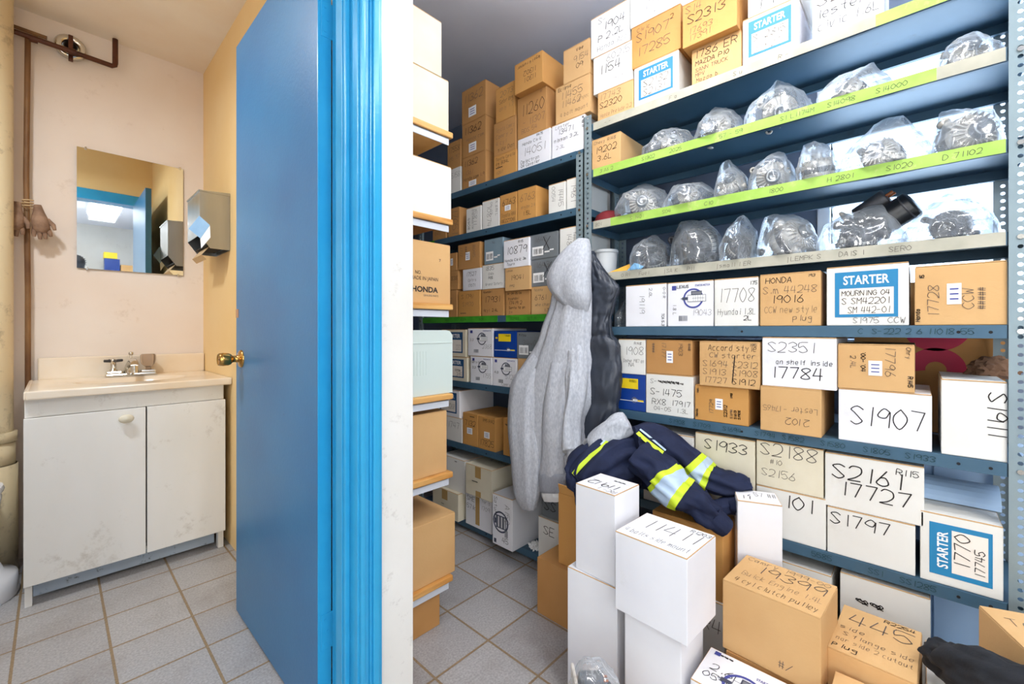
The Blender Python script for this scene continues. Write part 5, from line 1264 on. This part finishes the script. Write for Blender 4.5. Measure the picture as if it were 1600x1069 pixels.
o = garment('cuff', cloth_rings(hang([(738, 845, 893, 1.315, .032), (744, 844, 895, 1.315, .034), (764, 846, 889, 1.318, .033), (768, 848, 886, 1.32, .030)], 16), .004, 23, 3, 1), M['hoodied'], s2)
o = garment('lining', cloth_rings(hang([(764, 850, 882, 1.32, .026), (774, 849, 882, 1.32, .024), (783, 851, 878, 1.32, .016)], 16), .010, 33, 3, 1), M['whitepl'], s2); 
# dark line painting the shade at the hood opening, and waist seam, front cord
q = MB(); P = [atX(u_, v_, 1.325) for u_, v_ in ((866, 462), (874, 469), (882, 476), (888, 481))]; q.tube(P, [.001, .002, .002, .001], M['slate'], 10); o = q.build('hood_shade_line'); o.parent = hd; 
q = MB(); q.tube([atX(u_, v_, X_) for u_, v_, X_ in ((849, 506, 1.352), (856, 508, 1.336), (868, 510, 1.327), (885, 513, 1.325), (903, 515, 1.327), (914, 515, 1.338), (921, 514, 1.352))], .0022, M['hoodied'], 8); o = q.build('neck_seam'); o.parent = hd; 
# arm that hangs and then folds over the pile
ga = lambda u_, v_, X_, a_, b_: tuple(atX(u_, v_, X_)) + (a_, b_)
garment('sleeve', cloth_rings(ctube([ga(903, 520, 1.37, .010, .012), ga(904, 560, 1.35, .034, .04), ga(903, 610, 1.335, .038, .05), ga(895, 665, 1.325, .034, .05), ga(897, 712, 1.30, .034, .048), ga(915, 728, 1.27, .04, .045), ga(935, 700, 1.26, .05, .05), ga(960, 672, 1.27, .045, .042), ga(982, 660, 1.29, .032, .030)], 64), .016, 41, 2.4, 6, .4), M['hoodie'], hd)

# quilted vest behind it
vs = empty('puffer_vest', (1.40, .86, 1.35)); tag(vs, 'charcoal quilted puffer vest hanging behind the grey hooded sweatshirt', 'vest')
rg = hang([(392, 921, 926, 1.425, .012), (410, 921, 936, 1.420, .018), (432, 921, 952, 1.412, .022), (449, 921, 967, 1.408, .025), (470, 921, 961, 1.406, .026), (498, 921, 954, 1.404, .028), (522, 921, 955, 1.402, .030), (543, 921, 967, 1.400, .032), (600, 920, 968, 1.395, .034), (650, 914, 962, 1.392, .034), (700, 905, 945, 1.39, .030), (725, 903, 935, 1.39, .024)], 110, 44)
r2 = []
for i, r_ in enumerate(rg):
    t = i / 109; c = sum((Vector(p) for p in r_), Vector()) / len(r_); puff = 1 + (.42 * (abs(math.sin(t * math.pi * 9)) ** .5 - .6) if t > .42 else .05 * math.sin(t * 30))
    r2.append([Vector((c.x + (p[0] - c.x) * puff, c.y + (p[1] - c.y) * (1 + (puff - 1) * .25), p[2])) for p in r_])
garment('quilted_body', cloth_rings(r2, .008, 5, 3.6, 16, .9), M['puffer'], vs)
q = MB(); q.tube([atX(u_, v_, 1.388) for u_, v_ in ((966, 449), (960, 468), (953, 498), (954, 524), (965, 543))], .0025, M['puffer'], 8); o = q.build('armhole_piping'); attach(o, vs)

# navy sweatshirt with reflective bands on the boxes
nv = empty('work_sweatshirt', (1.25, .55, .55)); tag(nv, 'navy work sweatshirt with lime and silver reflective bands thrown over the boxes', 'sweatshirt')


def gd(u_, v_, d_, a_, b_): return tuple(atd(u_, v_, d_)) + (a_, b_)


torso = cloth_rings(ctube([gd(905, 775, 1.36, .04, .035), gd(925, 742, 1.38, .075, .065), gd(955, 722, 1.42, .095, .085), gd(990, 715, 1.45, .10, .090), gd(1020, 722, 1.44, .095, .080), gd(1048, 738, 1.42, .08, .065), gd(1062, 748, 1.40, .05, .04)], 60, 60), .038, 51, 2.6, 3.2, .45)
garment('torso', torso, M['navy'], nv)
garment('side_panel', cloth_rings(ctube([gd(912, 760, 1.30, .035, .03), gd(916, 790, 1.29, .03, .03), gd(920, 830, 1.30, .022, .02), gd(922, 862, 1.31, .012, .012)], 30), .012, 53, 2, 3), M['navy'], nv)
sl1 = garment('sleeve', cloth_rings(ctube([gd(990, 690, 1.40, .06, .045), gd(1030, 690, 1.40, .065, .045), gd(1065, 712, 1.36, .06, .042), gd(1092, 738, 1.33, .052, .040), gd(1120, 752, 1.30, .05, .036), gd(1150, 757, 1.28, .048, .034), gd(1172, 757, 1.27, .026, .016)], 60, 40), .018, 61, 2.4, 5, .4), M['navy'], nv)
sl2 = garment('sleeve', cloth_rings(ctube([gd(1000, 715, 1.34, .06, .05), gd(1030, 735, 1.29, .062, .05), gd(1052, 760, 1.25, .058, .046), gd(1078, 780, 1.22, .052, .042), gd(1100, 798, 1.20, .042, .036), gd(1118, 814, 1.19, .030, .028)], 60, 40), .018, 67, 2.4, 5, .4), M['navy'], nv)
cu = garment('cuff', cloth_rings(ctube([gd(1112, 806, 1.193, .032, .030), gd(1124, 817, 1.186, .031, .029), gd(1134, 826, 1.182, .029, .027)], 16, 40), .002, 71, 3, 1), M['navy'], sl2)
garment('hem', cloth_rings(ctube([gd(1095, 772, 1.25, .02, .02), gd(1115, 795, 1.235, .028, .022), gd(1140, 790, 1.245, .03, .024), (1.33, .34, .53, .03, .025)], 30), .008, 77, 2, 3), M['navy'], nv)


def bands(name_par, rings_src, spans, lift=.0025):
    """reflective bands that follow the cloth: sections of the same rings, slightly proud"""
    for i0, i1, mname, nm in spans:
        rr = []
        for r_ in rings_src[i0:i1 + 1]:
            c = sum((Vector(p) for p in r_), Vector()) / len(r_)
            rr.append([Vector(p) + (Vector(p) - c).normalized() * lift for p in r_])
        q = MB(); loftv(q, rr, M[mname], False, False); o = q.build(nm); attach(o, name_par)


R1 = [[Vector(v_.co) for v_ in sl1.data.vertices[i * 40:(i + 1) * 40]] for i in range(60)]
R2 = [[Vector(v_.co) for v_ in sl2.data.vertices[i * 40:(i + 1) * 40]] for i in range(60)]
bands(sl1, R1, [(24, 27, 'lime', 'lime_band'), (27, 33, 'silver', 'silver_band'), (33, 36, 'lime', 'lime_band')])
bands(sl2, R2, [(17, 20, 'lime', 'lime_band'), (20, 28, 'silver', 'silver_band'), (28, 32, 'lime', 'lime_band')])
RT_ = [[Vector(v_.co) for v_ in bpy.data.objects['torso'].data.vertices[i * 60:(i + 1) * 60]] for i in range(60)]


def stripe(pts, w, mname, nm, par, lift=.004):
    """flat ribbon laid over the cloth through world points"""
    q = MB(); P = [Vector(p) for p in interp([tuple(p) for p in pts], 24)]
    for k in range(23):
        t = (P[k + 1] - P[k]).normalized(); view = Vector((-.6, -.45, .6)).normalized(); s_ = t.cross(view).normalized() * w / 2; n_ = s_.cross(t).normalized() * .0012
        a = [P[k] - s_, P[k] + s_, P[k + 1] + s_, P[k + 1] - s_]
        q.poly(a, M[mname]); q.poly([p + n_ for p in a][::-1], M[mname])
    o = q.build(nm, fix=False); attach(o, par)


from mathutils.bvhtree import BVHTree
def on_cloth(objs, uvs):
    """points of the garment surface seen along the given directions from the doorway side"""
    out = []
    trees = []
    for o in objs: trees.append(BVHTree.FromPolygons([tuple(v_.co) for v_ in o.data.vertices], [tuple(p.vertices) for p in o.data.polygons]))
    for u_, v_ in uvs:
        e0 = Vector((0, 0, EYE)); dr_ = (atd(u_, v_, 1) - e0).normalized(); best = None
        for t in trees:
            h = t.ray_cast(e0, dr_)
            if h[0] is not None and (best is None or h[3] < best[1]): best = (h[0] - dr_ * .003, h[3])
        if best: out.append(best[0])
    return out


objs = [o for o in bpy.data.objects if o.parent == nv and o.type == 'MESH']
for uvs, w_, mn, nm in (([(896, 742), (906, 730), (922, 714), (938, 702), (950, 690)], .014, 'lime', 'lime_stripe'), ([(940, 696), (952, 684), (962, 676), (972, 672)], .012, 'silver', 'silver_stripe'),
                        ([(996, 676), (1008, 687), (1022, 698), (1036, 708)], .013, 'lime', 'lime_stripe'), ([(1000, 671), (1014, 682), (1028, 694), (1040, 704)], .006, 'silver', 'silver_stripe')):
    pts = on_cloth(objs, uvs)
    if len(pts) >= 2: stripe(pts, w_, mn, nm, nv)

# black knit thing at the right corner
garment_o = garment('black_jacket', cloth_rings(ctube([gd(1458, 1012, .90, .012, .014), gd(1470, 1024, .88, .034, .030), gd(1500, 1042, .84, .045, .038), gd(1530, 1052, .80, .050, .042), gd(1590, 1085, .74, .055, .046), gd(1680, 1120, .68, .06, .05)], 60, 40), .014, 91, 2.2, 5, .4), M['black'])
tag(garment_o, 'black knit jacket sleeve lying over boxes at the right corner', 'jacket')

# ------------------------------------------------------------------ back of the shop (seen in the mirror)
cb = empty('metal_cabinet', (.62, -2.18, 0)); tag(cb, 'tall pale metal cabinet at the back of the shop seen in the mirror', 'cabinet')
q = MB(); q.box((-.62, -.2, .03), (.62, .2, 1.76), M['bracket'], .006); q.build('cabinet_body', cb)
for x_ in (-.31, .31):
    q = MB(); q.box((x_ - .295, .2, .08), (x_ + .295, .212, 1.72), M['bracket'], .004); o = q.build('cabinet_door', cb); k_ = MB(); k_.tube([(x_ * .12, .225, .95), (x_ * .12, .225, 1.1)], .006, M['chrome'], 10); k_.build('handle', o)
for i_, (x_, w_, h_, cl, lb) in enumerate(((.46, .15, .20, 'bluebox', 'blue carton on the tall cabinet seen in the mirror'), (.62, .12, .13, 'kraft', 'small kraft box on the tall cabinet seen in the mirror'), (.455, .13, .08, 'yellowl', 'yellow carton on the blue carton seen in the mirror'))):
    z_ = 1.761 if i_ < 2 else 1.9625
    carton(lb, (x_, -2.14, z_), .15, h_, w_, cl, (), '', 0, 'cartons on the tall cabinet', 'F')
for x_, y_, s_, lb in ((.18, -2.15, 1.5, 'big dark alternator left of the cartons seen in the mirror'), (.86, -2.15, 1.1, 'dark alternator right of the cartons seen in the mirror'), (1.02, -2.12, 1.2, 'dark alternator at the end of the tall cabinet')):
    inside(altd, lb, 'alternator', x_, y_, 1.762 + .088 * s_, (0, 10, 60), s_, 'used alternators on the tall cabinet')
